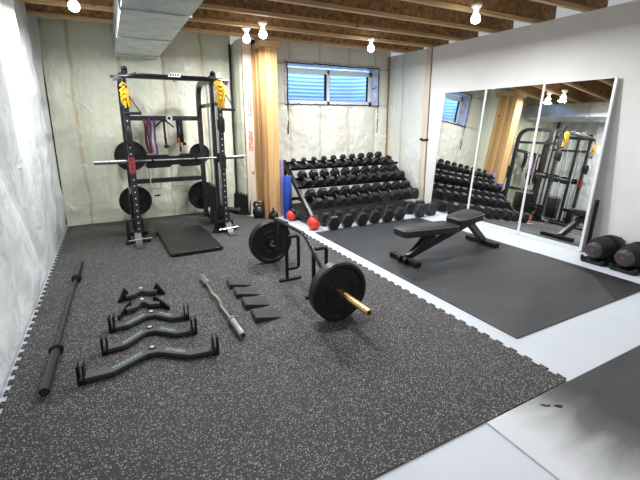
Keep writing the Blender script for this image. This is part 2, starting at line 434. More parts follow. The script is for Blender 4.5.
ragged((WX0, YW - 0.018, WZ0 - 0.5), (WX0, YW - 0.018, WZ1), 26, 0.006, 3); ragged((WX1, YW - 0.018, WZ0 - 0.5), (WX1, YW - 0.018, WZ1), 26, 0.006, 4)
s.build('torn_edge', 'gap_black', win, smooth=40)
FY = YW + 0.20
fx0, fx1, fz0, fz1 = WX0 + 0.002, 4.622, WZ0 + 0.002, WZ1 - 0.04
fr = MB()
for a in ((fx0, fx0 + 0.06, fz0, fz1), (fx1 - 0.07, fx1, fz0, fz1), (fx0, fx1, fz0, fz0 + 0.075), (fx0, fx1, fz1 - 0.085, fz1), (3.632, 3.692, fz0, fz1)):
    fr.box(a[0], a[1], FY, FY + 0.09, a[2], a[3], 0.006)
frame = fr.build('window_frame', 'window_frame', win, smooth=0)
sa = MB()
for a in ((fx0 + 0.06, fx0 + 0.085, fz0 + 0.075, fz1 - 0.085), (3.60, 3.632, fz0 + 0.075, fz1 - 0.085), (3.692, 3.712, fz0 + 0.075, fz1 - 0.085), (fx1 - 0.095, fx1 - 0.07, fz0 + 0.075, fz1 - 0.085)):
    sa.box(a[0], a[1], FY + 0.03, FY + 0.06, a[2], a[3], 0.003)
sa.build('sash', 'gap_black', win, smooth=0)
MB().box(fx0 + 0.06, 3.632, FY + 0.045, FY + 0.05, fz0 + 0.06, fz1 - 0.07).build('pane', 'pane', win, smooth=0)
MB().box(3.692, fx1 - 0.07, FY + 0.045, FY + 0.05, fz0 + 0.06, fz1 - 0.07).build('pane', 'pane', win, smooth=0)
MB().tube([(WX1 - 0.005, YW + 0.02, 2.10), (WX1 - 0.02, YW + 0.1, 2.08), (WX1 - 0.005, YW + 0.18, 2.09)], 0.006, 6).build('cord', 'gap_black', win)
# corrugated steel window well outside
def well_fn(u, v):
    a = PI * u; z = 1.35 + v * 1.5
    r = 0.0035 * math.cos(z * 2 * PI / 0.072)
    return Vector((3.69 - math.cos(a) * (1.12 + r), YW + 0.37 + math.sin(a) ** 0.7 * (0.75 + r), z))
we = MB().grid(well_fn, 40, 160).build('window_well', 'well_steel', smooth=80)
tag(we, 'corrugated steel window well standing outside behind the basement window', 'window well')

# right: poly-covered wall, end stud, painted drywall
def side_fn(u, v):
    y = 5.36 + u * 1.06; z = v * ZC
    b = 0.035 * pillow(y, 5.36, 0.62) + 0.014 * fbm(y * 3, z * 1.6, 12) + 0.006 * fbm(y * 10, z * 7, 1)
    return Vector((4.88 - b, y, z))
struct(MB().grid(side_fn, 50, 80).build('wall_right', 'plastic_side', smooth=80))
struct(MB().box(4.815, 4.84, 6.31, 6.335, 0.0, ZC).build('trim_11', 'wood_dark', smooth=0))
struct(MB().box(4.86, 5.0, 5.25, 5.365, 0, ZC, 0.003).build('trim_12', 'wood_pale', smooth=0))
struct(MB().box(4.885, 4.99, 5.225, 5.25, 0, ZC).build('trim_13', 'gap_black', smooth=0))
dw = struct(MB().box(4.87, 5.0, -1.6, 5.225, 0, ZC, 0.003).build('wall_drywall', 'painted_wall', smooth=0))
hk = MB().tube([(4.865, 5.40, 1.16), (4.845, 5.34, 1.15), (4.845, 5.26, 1.155), (4.868, 5.20, 1.16)], 0.016, 8)
hk.cyl((4.85, 5.36, 1.15), (4.85, 5.36, 1.19), 0.012, n=8)
tag(hk.build('wall_hook', 'matte_black', loc=(4.868, 5.30, 1.15)), 'short black strap hook across the bare stud beside the drywall edge', 'hook')

# ceiling: joists and subfloor
cl = MB().box(-1.0, 5.3, -1.6, 7.0, ZC + 0.30, ZC + 0.32).build('ceiling', 'osb', smooth=0); struct(cl)
for i in range(17):
    y = -0.83 + (i - 1) * 0.61
    if y > 6.3: break
    j = struct(MB().box(-0.95, 5.25, y - 0.03, y + 0.03, ZC, ZC + 0.04).build('trim_%d' % (20 + i), 'joist_wood', smooth=0))
    MB().box(-0.95, 5.25, y - 0.006, y + 0.006, ZC + 0.04, ZC + 0.26).build('web', 'osb', j, smooth=0)
    MB().box(-0.95, 5.25, y - 0.03, y + 0.03, ZC + 0.26, ZC + 0.30).build('flange', 'joist_wood', j, smooth=0)
duct = thing('air_duct', (0.47, 4.0, 2.35), 'galvanised sheet metal duct running over the rack under the joists', 'duct')
MB().box(0.20, 0.75, 0.9, 6.5, 2.35, ZC - 0.001, 0.004).build('body', 'galv', duct, smooth=0)
for y in (1.4, 2.6, 3.8, 5.0, 6.2): MB().box(0.19, 0.76, y, y + 0.03, 2.34, ZC - 0.002).build('seam', 'galv', duct, smooth=0)

# ------------------------------------------------------------------ floor coverings
XE, XW, YN, YF = 2.17, -0.632, 1.085, 6.50
poly = []
def teeth(x, y0, y1, step, out):
    n = int(abs(y1 - y0) / step); sg = 1 if y1 > y0 else -1; r = []
    for i in range(n):
        y = y0 + sg * i * step
        r += [(x, y), (x, y + sg * step * 0.22), (x + out, y + sg * step * 0.14), (x + out, y + sg * step * 0.66), (x, y + sg * step * 0.58)]
    r.append((x, y1)); return r
poly += teeth(XE, YN, 5.2, 0.105, 0.022)
poly += [(XE, 5.5), (1.82, 5.9), (1.82, YF)]
poly += teeth(XW, YF, YN, 0.105, -0.022)
rub = MB().prism(poly, Matrix.Identity(4), 0.009).build('rubber_flooring', 'speckle', smooth=0)
tag(rub, 'grey speckled interlocking rubber flooring with puzzle edges covering the left half', 'flooring')
RZ = 0.009
mt = MB().box(2.33, 4.14, 1.515, 4.54, 0.0005, 0.010, 0.003).build('exercise_mat', 'mat_rubber', loc=(3.2, 3.0, 0.0005), smooth=0)
tag(mt, 'large smooth black rubber mat under the bench on the pale floor', 'mat')
def tri():
    s = MB(); s.prism([(4.14, 1.518), (4.14, 2.6), (3.99, 1.90), (3.58, 1.518)], Matrix.Translation((0, 0, 0.0102)), 0.002); return s
tag(tri().build('mat_offcut', 'pad_rubber', loc=(4.0, 1.8, 0.0102), smooth=0), 'thin dark triangular rubber offcut on the near right corner of the big mat', 'mat')
m2 = MB().box(1.50, 4.80, -0.9, 1.078, 0.0005, 0.009, 0.003).build('rubber_mat', 'mat_pale_end', loc=(1.50, 0.0, 0.0005), smooth=0)
tag(m2, 'dark rubber mat with pale end in the near right corner', 'mat')
for blob in ([(1.845, 1.035), (1.862, 1.03), (1.878, 1.012), (1.893, 1.008), (1.886, 0.998), (1.868, 1.004), (1.852, 1.02)], [(1.90, 0.997), (1.93, 0.99), (1.945, 0.973), (1.93, 0.962), (1.912, 0.972)]):
    MB().prism(blob, Matrix.Translation((0, 0, 0.0085)), 0.002).build('tear', 'gap_black', m2, smooth=0)

# ------------------------------------------------------------------ leaning mirrors
LEAN = R(5.5); YAW = R(-0.8)
MX = Matrix.Translation((4.65, 3.2, 0.001)) @ Matrix.Rotation(YAW, 4, 'Z') @ Matrix.Rotation(LEAN, 4, 'Y')
# local: x = depth (towards wall +), y along the wall, z up the panel
pan = [(-0.815, -0.005, 'right hand tall white framed mirror leaning on the drywall, nearest the red dial dumbbells'),
       (-0.002, 0.870, 'middle tall white framed mirror leaning on the drywall, showing the wooden post'),
       (0.873, 1.68, 'left hand tall white framed mirror leaning on the drywall, showing the window')]
for y0, y1, lab in pan:
    c = MX @ Vector((0.01, (y0 + y1) / 2, 0))
    t = thing('leaning_mirror', c, lab, 'mirror', 'mirrors along the right wall')
    H = 1.92
    s = MB()
    fwR = 0.028 if y0 < -0.5 else 0.014
    for a in ((y0, y0 + fwR, 0, H), (y1 - 0.012, y1, 0, H), (y0, y1, 0, 0.012), (y0, y1, H - 0.006, H)):
        s.box(-0.004, 0.018, a[0], a[1], a[2], a[3])
    bmesh.ops.transform(s.b, matrix=MX, verts=s.b.verts[:]); s.build('frame', 'frame_white', t, smooth=0)
    s = MB().box(0.0, 0.008, y0 + 0.008, y1 - 0.008, 0.008, H - 0.004)
    bmesh.ops.transform(s.b, matrix=MX, verts=s.b.verts[:]); s.build('glass', 'mirror', t, smooth=0)
s = MB().box(4.70, 4.735, 2.352, 2.382, 0.0, 0.60, 0.006)
for z in (0.12, 0.32, 0.52): s.cyl((4.70, 2.366, z), (4.69, 2.366, z), 0.010, n=8)
bmesh.ops.transform(s.b, matrix=Matrix.Translation((4.70, 2.32, 0)) @ Matrix.Rotation(R(6), 4, 'Y') @ Matrix.Translation((-4.70, -2.32, 0.004)), verts=s.b.verts[:])
tag(s.build('wall_strip', 'matte_black', loc=(4.71, 2.32, 0.0)), 'narrow black bolted strip standing behind the right mirror edge', 'strip')

# ------------------------------------------------------------------ power rack / smith machine
UL, UR, FYR, RYR = 0.213, 1.282, 5.12, 6.15
def drilled(name, xc):
    # black powder coat with a row of bright holes up the front face
    m, nt, bs = new_mat(name)
    sep = N(nt, 'ShaderNodeSeparateXYZ'); link(nt, coords(nt), sep.inputs[0])
    dz = math_n(nt, 'MULTIPLY', math_n(nt, 'SUBTRACT', math_n(nt, 'FRACT', math_n(nt, 'DIVIDE', sep.outputs[2], 0.075)), 0.5), 0.075)
    dx = math_n(nt, 'SUBTRACT', sep.outputs[0], xc)
    d = math_n(nt, 'SQRT', math_n(nt, 'ADD', math_n(nt, 'POWER', dx, 2.0), math_n(nt, 'POWER', math_n(nt, 'ABSOLUTE', dz), 2.0)))
    c = ramp(nt, math_n(nt, 'MULTIPLY', d, 20.0), [(0.15, (0.55, 0.55, 0.55)), (0.2, (0.02, 0.02, 0.024))])
    link(nt, c, bs.inputs['Base Color']); bs.inputs['Roughness'].default_value = 0.34
    return m
rk = thing('power_rack', (0.74, 5.6, RZ), 'tall black all-in-one power rack with cables and guide rods against the back wall', 'rack')
fr_ = []
for X in (UL, UR):
    MB().box(X - 0.028, X + 0.028, FYR - 0.03, FYR + 0.03, RZ + 0.03, 1.97, 0.004).build('upright', drilled('drilled_metal_left' if X < 0.7 else 'drilled_metal_right', X - 0.74), rk, smooth=0)
    MB().box(X - 0.025 - (0.03 if X > 0.7 else -0.02), X + 0.025 - (0.03 if X > 0.7 else -0.02), FYR + 0.22, FYR + 0.27, RZ + 0.06, 1.95, 0.004).build('inner_post', 'rack_metal', rk, smooth=0)
    sd = -1 if X < 0.7 else 1
    z = 0.30
    # curved side frame: rear post rising and rounding forward to the front upright
    xr = X if X < 0.7 else X - 0.05
    pts = rounded([(xr, RYR, RZ + 0.02), (xr, RYR, 1.985), (xr, FYR + 0.03, 1.97)], 0.26, 9)
    def rect_tube(pts, a, b):
        mb = MB(); prev = None
        for i, p in enumerate(pts):
            t = (pts[min(i + 1, len(pts) - 1)] - pts[max(i - 1, 0)]).normalized()
            sx = Vector((1, 0, 0)); nn = sx.cross(t).normalized()
            ring = [mb.b.verts.new(p + sx * a * q0 + nn * b * q1) for q0, q1 in ((-1, -1), (1, -1), (1, 1), (-1, 1))]
            if prev:
                for k in range(4): mb.b.faces.new((prev[k], prev[(k + 1) % 4], ring[(k + 1) % 4], ring[k]))
            else: mb.b.faces.new(ring[::-1])
            prev = ring
        mb.b.faces.new(prev); return mb
    rect_tube(pts, 0.032, 0.032).build('side_frame', 'rack_metal', rk, smooth=30)
    MB().box(X - 0.03, X + 0.03, FYR - 0.02, RYR + 0.05, RZ, RZ + 0.06, 0.004).build('base_rail', 'rack_metal', rk, smooth=0)
    MB().box(X - 0.025, X + 0.025, FYR + 0.03, RYR - 0.03, 1.66, 1.71, 0.003).build('side_strut', 'rack_metal', rk, smooth=0)
    # splayed front foot: curved grey shoe
    fx = X + sd * 0.02
    s = MB(); a = []
    for i in range(9):
        t = i / 8; a.append((FYR - 0.02 - 0.20 * t, RZ + 0.010 + 0.13 * (1 - t) ** 1.8))
    for (y0, z0), (y1, z1) in zip(a, a[1:]): s.bar((fx, y0, z0), (fx, y1, z1), 0.075, 0.012, up=(0, 0.3, 1))
    s.box(fx - 0.055, fx + 0.055, FYR - 0.25, FYR - 0.20, RZ, RZ + 0.012, 0.003)
    s.build('foot', 'grey_metal', rk, smooth=0)
    MB().cyl((X - 0.13, FYR - 0.10, RZ + 0.07), (X + 0.13, FYR - 0.10, RZ + 0.08), 0.007, n=10).build('band_peg', 'chrome', rk)
    # low pulley housing
    s = MB().box(X - 0.06, X + 0.06, FYR + 0.03, FYR + 0.10, RZ + 0.06, RZ + 0.30, 0.008)
    s.cyl((X - 0.10, FYR + 0.065, RZ + 0.13), (X + 0.10, FYR + 0.065, RZ + 0.13), 0.045, n=16)
    s.box(X - 0.14, X - 0.10, FYR + 0.02, FYR + 0.10, RZ, RZ + 0.28, 0.006).box(X - 0.16, X + 0.12, FYR + 0.0, FYR + 0.12, RZ, RZ + 0.03, 0.004)
    s.build('pulley', 'matte_black', rk, smooth=35)
    # top pulley knob
    kx = X + (0.025 if X < 0.7 else -0.06)
    s = MB().cyl((kx, FYR, 1.97), (kx, FYR, 2.02), 0.016, n=10).sphere((kx, FYR, 2.045), 0.033, (1, 1, 0.8), 12).cyl((kx - 0.03, FYR + 0.02, 2.02), (kx + 0.03, FYR + 0.02, 2.02), 0.03, n=14)
    s.box(X - 0.045, X + 0.045, FYR - 0.04, FYR + 0.06, 1.95, 1.985, 0.005)
    s.build('top_pulley', 'matte_black', rk, smooth=35)
    # smith guide rod and weight guide rods
    for (dy, nm) in ((0.16, 'guide_rod'), (0.44, 'guide_rod'), (0.62, 'guide_rod')):
        MB().cyl((X - sd * 0.012, FYR + dy, RZ + 0.06), (X - sd * 0.012, FYR + dy, 1.955), 0.0145, n=12).build(nm, 'chrome', rk)
    for dy, dx in ((0.09, 0.035), (0.30, -0.03), (0.53, 0.03)):
        MB().cyl((X + sd * dx, FYR + dy, RZ + 0.2), (X + sd * dx, FYR + dy, 1.96), 0.004, n=6).build('cable', 'matte_black', rk)
    s = MB()
    for k in range(12):
        z = RZ + 0.075 + k * 0.04; s.box(X - 0.055, X + 0.055, FYR + 0.36, FYR + 0.70, z, z + 0.036, 0.003)
    s.build('weight_stack', 'matte_black', rk, smooth=0)
    MB().box(X - 0.045, X + 0.045, FYR + 0.34, FYR + 0.72, RZ + 0.56, RZ + 0.60, 0.004).build('stack_head', 'steel', rk, smooth=0)
    # sliding pulley carriage on front upright
    zc = 1.30 if X < 0.7 else 1.43
    s = MB().lathe([(0.012, -0.11), (0.032, -0.095), (0.036, -0.02), (0.036, 0.05), (0.024, 0.085), (0.012, 0.10)], (X, FYR - 0.066, zc), (0, 0, 1), 14)
    s.box(X - 0.036, X + 0.036, FYR - 0.05, FYR + 0.034, zc - 0.07, zc + 0.06, 0.006)
    s.build('cable_carriage', 'matte_black', rk, smooth=35)
    # plate pegs at the back
    for z in (0.335, 0.99):
        MB().cyl((X + (0.045 if X < .7 else -0.06), RYR - 0.02, z), (X + (0.045 if X < .7 else -0.06), 6.44, z), 0.022, n=14).build('plate_peg', 'chrome', rk)
# red J cup on left upright, darker one on the right
for X, mm, lab in ((UL, 'jcup_red', 'red steel J cup'), (UR, 'rack_metal', None)):
    s = MB().box(X - 0.034, X + 0.034, FYR - 0.042, FYR + 0.036, 0.87, 1.05, 0.004)
    o = s.build('j_cup', mm, rk, smooth=0)
    if lab: o['label'] = lab
    for z in (0.93, 0.98, 1.03): MB().cyl((X, FYR - 0.0435, z), (X, FYR - 0.04, z), 0.010, n=10).build('hole', 'gap_black', o)
# spotter arms
for X in (UL, UR):
    s = MB().box(X - 0.028, X + 0.028, FYR - 0.34 if X > 0.7 else FYR - 0.10, FYR + 0.04, 0.32, 0.37, 0.004) if X > 5 else MB().box(X - 0.034, X + 0.034, FYR + 0.03, FYR + 0.20, 0.30, 0.37, 0.004)
    s.build('spotter_bracket', 'matte_black', rk, smooth=0)
# storage post on the right front, sticking out sideways
MB().cyl((UR + 0.03, FYR + 0.14, 0.30), (UR + 0.21, FYR + 0.10, 0.255), 0.04, n=14).cyl((UR + 0.19, FYR + 0.105, 0.262), (UR + 0.215, FYR + 0.10, 0.255), 0.052, n=14).build('storage_horn', 'matte_black', rk)
MB().cyl((UR + 0.06, FYR + 0.16, RZ + 0.01), (UR + 0.06, FYR + 0.16, 0.27), 0.028, n=12).build('leg_post', 'steel', rk)
MB().box(UR + 0.0, UR + 0.17, FYR + 0.08, FYR + 0.24, RZ, RZ + 0.03, 0.006).build('side_foot', 'matte_black', rk, smooth=0)
# crossbeams
MB().box(UL + 0.03, UR - 0.03, RYR - 0.03, RYR + 0.03, 1.48, 1.545, 0.004).build('crossbeam', 'rack_metal', rk, smooth=0)
MB().box(UL + 0.03, UR - 0.03, RYR - 0.03, RYR + 0.03, 0.60, 0.665, 0.004).build('crossbeam', 'rack_metal', rk, smooth=0)
s = MB().lathe([(0.045, 0), (0.045, 0.004), (0.001, 0.004)], (0.80, RYR - 0.030, 1.513), (0, -1, 0), 20)
bd = s.build('round_badge', 'white', rk); bd['label'] = 'white round badge'
MB().lathe([(0.022, 0), (0.022, 0.002)], (0.80, RYR - 0.034, 1.513), (0, -1, 0), 16).build('badge_mark', 'gap_black', bd)
# pull-up bar with bent ends, top beam and badge
s = MB().box(UL - 0.02, UR + 0.02, FYR - 0.03, FYR + 0.03, 1.94, 1.975, 0.004); s.build('top_beam', 'rack_metal', rk, smooth=0)
s = MB().tube(rounded([(UL - 0.12, FYR - 0.02, 1.95), (UL + 0.06, FYR - 0.10, 1.955), (UL + 0.17, FYR - 0.10, 1.972), (UR - 0.17, FYR - 0.10, 1.972), (UR - 0.03, FYR - 0.10, 1.955), (UR + 0.11, FYR - 0.02, 1.95)], 0.05), 0.017, 10)
s.build('pull_up_bar', 'rack_metal', rk)
for sd, X in ((-1, UL), (1, UR)):
    MB().bar((X + sd * 0.10, FYR - 0.05, 1.915), (X - sd * 0.14, FYR - 0.085, 1.985), 0.02, 0.035, bevel=0.004).build('gusset', 'grey_metal', rk, smooth=0)
MB().box(0.68, 0.82, FYR - 0.125, FYR - 0.117, 1.96, 2.01, 0.003).build('badge_plate', 'steel', rk, smooth=0)
s = MB()
for k in range(4): s.box(0.70 + k * 0.028, 0.715 + k * 0.028, FYR - 0.127, FYR - 0.124, 1.975, 1.998)
s.build('badge_mark', 'gap_black', rk, smooth=0)
MB().tube([(0.735, FYR - 0.10, 1.95), (0.74, FYR - 0.11, 1.915), (0.765, FYR - 0.11, 1.915), (0.77, FYR - 0.10, 1.95)], 0.005, 6).build('eye_ring', 'matte_black', rk)
for (x0, x1, zb) in ((0.46, 0.60, 0.53), (0.70, 0.96, 0.55)):
    MB().tube(rounded([(x0, RYR - 0.035, 0.61), (x0, RYR - 0.11, 0.60), (x0, RYR - 0.12, zb), (x1, RYR - 0.12, zb), (x1, RYR - 0.11, 0.60), (x1, RYR - 0.035, 0.61)], 0.02), 0.005, 6).build('wire_hook', 'steel', rk)
# smith bar
sb = MB().cyl((UL - 0.05, FYR + 0.12, 1.0), (UR + 0.05, FYR + 0.12, 1.0), 0.014, n=14)
sbo = sb.build('smith_bar', 'bar_steel', rk)
for sd, X in ((-1, UL), (1, UR)):
    MB().cyl((X + sd * 0.05, FYR + 0.12, 1.0), (X + sd * (0.39 if sd < 0 else 0.32), FYR + 0.12, 1.0), 0.025, n=16).build('sleeve', 'bar_steel', sbo)
    MB().box(X - 0.04, X + 0.03, FYR + 0.085, FYR + 0.185, 0.94, 1.06, 0.006).build('slider', 'matte_black', sbo, smooth=0)
# black pad hung on the bar
s = MB(); outline = [(-0.33, -0.075), (-0.30, -0.09), (-0.06, -0.085), (-0.02, -0.055), (0.05, -0.055), (0.09, -0.085), (0.30, -0.085), (0.34, -0.06), (0.34, 0.05), (0.28, 0.09), (0.10, 0.09), (0.05, 0.065), (-0.04, 0.065), (-0.08, 0.085), (-0.31, 0.085), (-0.33, 0.06)]
s.prism(outline, Matrix.Translation((0.705, FYR + 0.175, 0.985)) @ Matrix.Rotation(R(90), 4, 'X') @ Matrix.Diagonal((1, 0.92, 1, 1)), 0.035)
for q in (0.45, 0.97): s.cyl((q - 0.012, FYR + 0.12, 1.0), (q + 0.012, FYR + 0.12, 1.0), 0.024, n=14)
tag(s.build('bar_pad', 'matte_black', loc=(0.705, FYR + 0.09, 1.0), bevel=0.006), 'long black contoured pad fixed along the middle of the rack bar', 'pad')

# plates hung on the rack
def plate_mb(r, t, c, d, n=40, hub=0.055, spokes=False):
    """olympic plate; face profile with a raised rim and a hub"""
    s = MB()
    prof = [(0.026, 0), (hub, 0), (hub, 0.005), (hub + 0.012, 0.009), (r * 0.80, 0.009), (r * 0.84, 0.0), (r * 0.97, 0.0), (r, 0.006), (r, t - 0.006), (r * 0.97, t), (r * 0.84, t), (r * 0.80, t - 0.009), (hub + 0.012, t - 0.009), (hub, t - 0.005), (hub, t), (0.026, t), (0.026, 0)]
    s.lathe(prof, c, d, n, caps=False)
    return s
for x, z, r, lab in ((UL + 0.045, 0.99, 0.213, 'black weight plate hung on upper left peg of the rack, behind the red cup'),
                     (UL + 0.045, 0.335, 0.22, 'black weight plate hung on lower left peg of the rack, near the floor'),
                     (UR - 0.06, 0.335, 0.22, 'black weight plate hung on lower right peg of the rack, beside the weight stack'),
                     (UR - 0.05, 1.02, 0.15, 'small black weight plate hung on upper right peg of the rack')):
    y0 = 6.25
    if r < 0.2: z = 0.99; x = UR - 0.06
    t = thing('weight_plate', (x, y0, z), lab, 'weight plate', 'plates stored on the rack')
    plate_mb(r, 0.05, (x, y0, z), (0, 1, 0)).build('disc', 'bumper', t)
    for k in range(3):
        a = R(90 + 120 * k); q = 0.55 * r
        MB().obox((x + math.cos(a) * q, y0 + 0.006, z + math.sin(a) * q), (0.09 * r / 0.22, 0.012, 0.05 * r / 0.22), (0, -a + R(90), 0), 0.004).build('grip_hole', 'gap_black', t, smooth=0)

# accessories hanging from the upper crossbeam
BY = RYR - 0.045
def strap_loop(name, x, z0, z1, w, mat, label, cat, lean=0.0, twist=0.0):
    t = thing(name, (x, BY, z1), label, cat, 'accessories hung on the rack beam')
    pts = []
    for i in range(13):
        k = i / 12; pts.append((x - w + lean * k + 0.01 * math.sin(k * 7), BY - 0.01 - 0.004 * math.sin(k * 5), z0 + (z1 - z0) * k))
    for i in range(1, 6):
        a = PI * i / 6; pts.append((x - w * math.cos(PI - a) * -1 + lean, BY - 0.012, z1 - 0.025 * math.sin(a)))
    for i in range(13):
        k = 1 - i / 12; pts.append((x + w + lean * k + twist + 0.008 * math.sin(k * 6 + 1), BY - 0.015, z0 + (z1 - z0) * k))
    MB().tube(pts, 0.024, 8, flat=0.45).build('band', mat, t)
    MB().tube([(x - w, BY + 0.012, z0), (x - w * 0.4, BY - 0.002, z0 + 0.035), (x + w * 0.4, BY - 0.002, z0 + 0.035), (x + w, BY - 0.01, z0)], 0.012, 8, flat=0.5).build('top_loop', mat, t)
    return t
strap_loop('resistance_band', 0.475, 1.505, 1.06, 0.018, 'maroon', 'maroon resistance band hung left of the purple one on the rack beam', 'resistance band', 0.03)
strap_loop('resistance_band', 0.555, 1.505, 1.03, 0.030, 'purple', 'purple resistance band hung on the rack beam', 'resistance band', 0.012)
t = thing('triceps_rope', (0.70, BY, 1.10), 'black double ended pull rope hung by a spread strap on the rack beam', 'rope', 'accessories hung on the rack beam')
MB().tube([(0.72, BY - 0.01, 1.50), (0.72, BY - 0.02, 1.35), (0.725, BY - 0.02, 1.15)], 0.016, 8).build('rope', 'matte_black', t)
MB().sphere((0.727, BY - 0.02, 1.12), 0.036, (1, 0.8, 0.8), 12).build('stopper', 'matte_black', t)
for sd in (-1, 1): MB().tube([(0.72, BY - 0.012, 1.495), (0.72 + sd * 0.07, BY - 0.02, 1.44), (0.72 + sd * 0.13, BY - 0.02, 1.385)], 0.013, 8, flat=0.6).build('strap', 'matte_black', t)
MB().tube([(0.70, BY + 0.012, 1.50), (0.74, BY + 0.012, 1.50)], 0.010, 6).build('clip', 'steel', t)
t = thing('ankle_strap', (0.92, BY, 1.06), 'black and orange strap bundle hung on the rack beam, right of the rope', 'strap', 'accessories hung on the rack beam')
s = MB()
for dx, w in ((-0.03, 0.0), (0.0, 0.012), (0.032, -0.01)): s.tube([(0.925 + dx, BY - 0.012, 1.50), (0.93 + dx + w, BY - 0.03, 1.35), (0.925 + dx, BY - 0.025, 1.17)], 0.026, 8, flat=0.5)
s.build('strap', 'matte_black', t)
MB().tube([(0.905, BY - 0.028, 1.24), (0.91, BY - 0.035, 1.17), (0.925, BY - 0.03, 1.12)], 0.02, 8, flat=0.6).build('orange_cuff', 'orange', t)
s = MB().tube([(0.92, BY - 0.02, 1.14), (0.918, BY - 0.02, 1.04)], 0.014, 8).box(0.955, 1.0, BY - 0.04, BY - 0.01, 1.13, 1.17, 0.006)
s.build('buckle', 'matte_black', t)
# wire handles hung on lower beam
t = thing('cable_handle', (0.50, RYR - 0.1, 0.42), 'loose white and steel cable handles hung below the lower rack beam', 'handle')
MB().tube([(0.44, RYR - 0.04, 0.665), (0.43, RYR - 0.05, 0.83), (0.47, RYR - 0.05, 0.86), (0.49, RYR - 0.045, 0.74), (0.47, RYR - 0.045, 0.62), (0.51, RYR - 0.05, 0.50), (0.53, RYR - 0.05, 0.43), (0.57, RYR - 0.05, 0.42), (0.575, RYR - 0.05, 0.50)], 0.005, 6).build('wire', 'white', t)
MB().cyl((0.51, RYR - 0.05, 0.415), (0.585, RYR - 0.05, 0.42), 0.012, n=8).build('grip', 'matte_black', t)

# yellow suspension straps on the top corners
for X, sd, zc, lab in ((UL - 0.008, 1, 1.765, 'bright yellow suspension strap bunched at the top left corner of the rack'), (UR - 0.02, 1, 1.79, 'bright yellow suspension strap bunched at the top right corner of the rack')):
    t = thing('suspension_strap', (X, FYR - 0.08, zc), lab, 'strap', 'yellow straps on the rack')
    rnd = random.Random(11 if X < .7 else 5); s = MB()
    y = FYR - 0.085
    wide = 0.042 if X < .7 else 0.065
    for k in range(6):
        x0 = X - wide * 0.7 + k * wide * 0.28; zt = zc + (0.075 if X > .7 else 0.035) + rnd.uniform(-0.02, 0.03) + (0.06 if X > .7 else -0.01); zb = zc - 0.10 + rnd.uniform(-0.04, 0.04) - (0.02 if X > .7 else 0)
        s.tube([(x0, y - 0.01, zt), (x0 + rnd.uniform(-0.025, 0.025), y - 0.03, zc + 0.04), (x0 + rnd.uniform(-0.02, 0.02) + 0.01, y - 0.028, zc - 0.04), (x0 + rnd.uniform(-0.02, 0.02) + 0.01, y - 0.01, zb)], 0.022, 8, flat=0.5)
    for k in range(4):
        zz = zc - 0.07 + k * 0.05; s.tube([(X - wide * 0.7, y - 0.02, zz), (X, y - 0.045, zz + 0.03), (X + wide * 0.8, y - 0.02, zz + 0.01)], 0.014, 6, flat=0.8)
    s.build('webbing', 'yellow', t)
    s = MB().tube([(X - 0.01, y - 0.02, zc + 0.10), (X, y + 0.02, 1.93)], 0.012, 6)
    s.build('anchor', 'matte_black', t)
    hx, hz = (X + 0.085, 1.555) if X < .7 else (X + 0.11, 1.61)
    s = MB().tube([(hx - 0.09, y - 0.01, hz), (hx - 0.03, y - 0.03, hz + 0.17), (hx + 0.07, y - 0.02, hz)], 0.008, 6).tube([(hx - 0.095, y - 0.012, hz), (hx + 0.075, y - 0.018, hz)], 0.017, 8)
    s.tube([(hx - 0.03, y - 0.03, hz + 0.17), (X + 0.015, y - 0.02, zc + 0.02)], 0.008, 6)
    s.build('handle', 'matte_black', t)

# pad on the floor in front of the rack
pd = MB().prism([(0.465, 4.37), (1.045, 4.37), (1.02, 5.52), (0.435, 5.52)], Matrix.Translation((0, 0, RZ + 0.012)), 0.03).box(0.50, 0.54, 4.54, 4.58, RZ, RZ + 0.013).box(0.94, 0.98, 4.54, 4.58, RZ, RZ + 0.013).box(0.50, 0.54, 5.5, 5.54, RZ, RZ + 0.013).box(0.93, 0.97, 5.5, 5.54, RZ, RZ + 0.013).box(0.62, 0.9, 4.375, 4.41, RZ, RZ + 0.02)
tag(pd.build('floor_platform', 'pad_rubber', loc=(0.73, 5.0, RZ), smooth=0, bevel=0.006), 'low black rectangular board lying on the floor inside the rack', 'platform')

# ------------------------------------------------------------------ black barbell on the floor
def lerp(a, b, t): return Vector(a).lerp(Vector(b), t)
def barbell(name, far, near, rs, rc, rb, sl_n, sl_f, mats, label, bends=None):
    far, near = Vector(far), Vector(near); d = (near - far); L = d.length; dn = d.normalized()
    t = thing(name, ((far + near) / 2) * Vector((1, 1, 0)) if False else Vector(((far.x + near.x) / 2, (far.y + near.y) / 2, RZ)), label, 'barbell')
    a, b = far + dn * sl_f, near - dn * sl_n
    if bends:
        side = Vector((dn.y, -dn.x, 0)); pts = [a] + [a.lerp(b, k) + side * o for k, o in bends] + [b]
        sh = MB().tube(rounded(pts, 0.03, 4), rb, 10)
    else: sh = MB().cyl(a, b, rb, n=14)
    sh.build('shaft', mats[0], t)
    for p, q in ((far, a), (near, b)):
        e = (q - p).normalized(); ln = (q - p).length
        so = MB().lathe([(rs * 0.8, 0), (rs, 0.004), (rs, ln)], p, e, 20).build('sleeve', mats[1], t)
        MB().lathe([(rc * 0.8, 0), (rc, 0.004), (rc, 0.018), (rb * 1.4, 0.03)], q - e * 0.012, e, 20).build('collar', mats[1], t)
        MB().lathe([(rs * 0.55, 0), (rs * 0.55, 0.003)], p - e * 0.002, e, 12).build('end_cap', 'gap_black', so)
    return t
barbell('barbell', (-0.385, 4.50, RZ + 0.042), (-0.447, 2.30, RZ + 0.042), 0.0265, 0.042, 0.0145, 0.45, 0.44, ('black_steel', 'black_steel'), 'long black olympic barbell lying on the rubber floor beside the left wall')
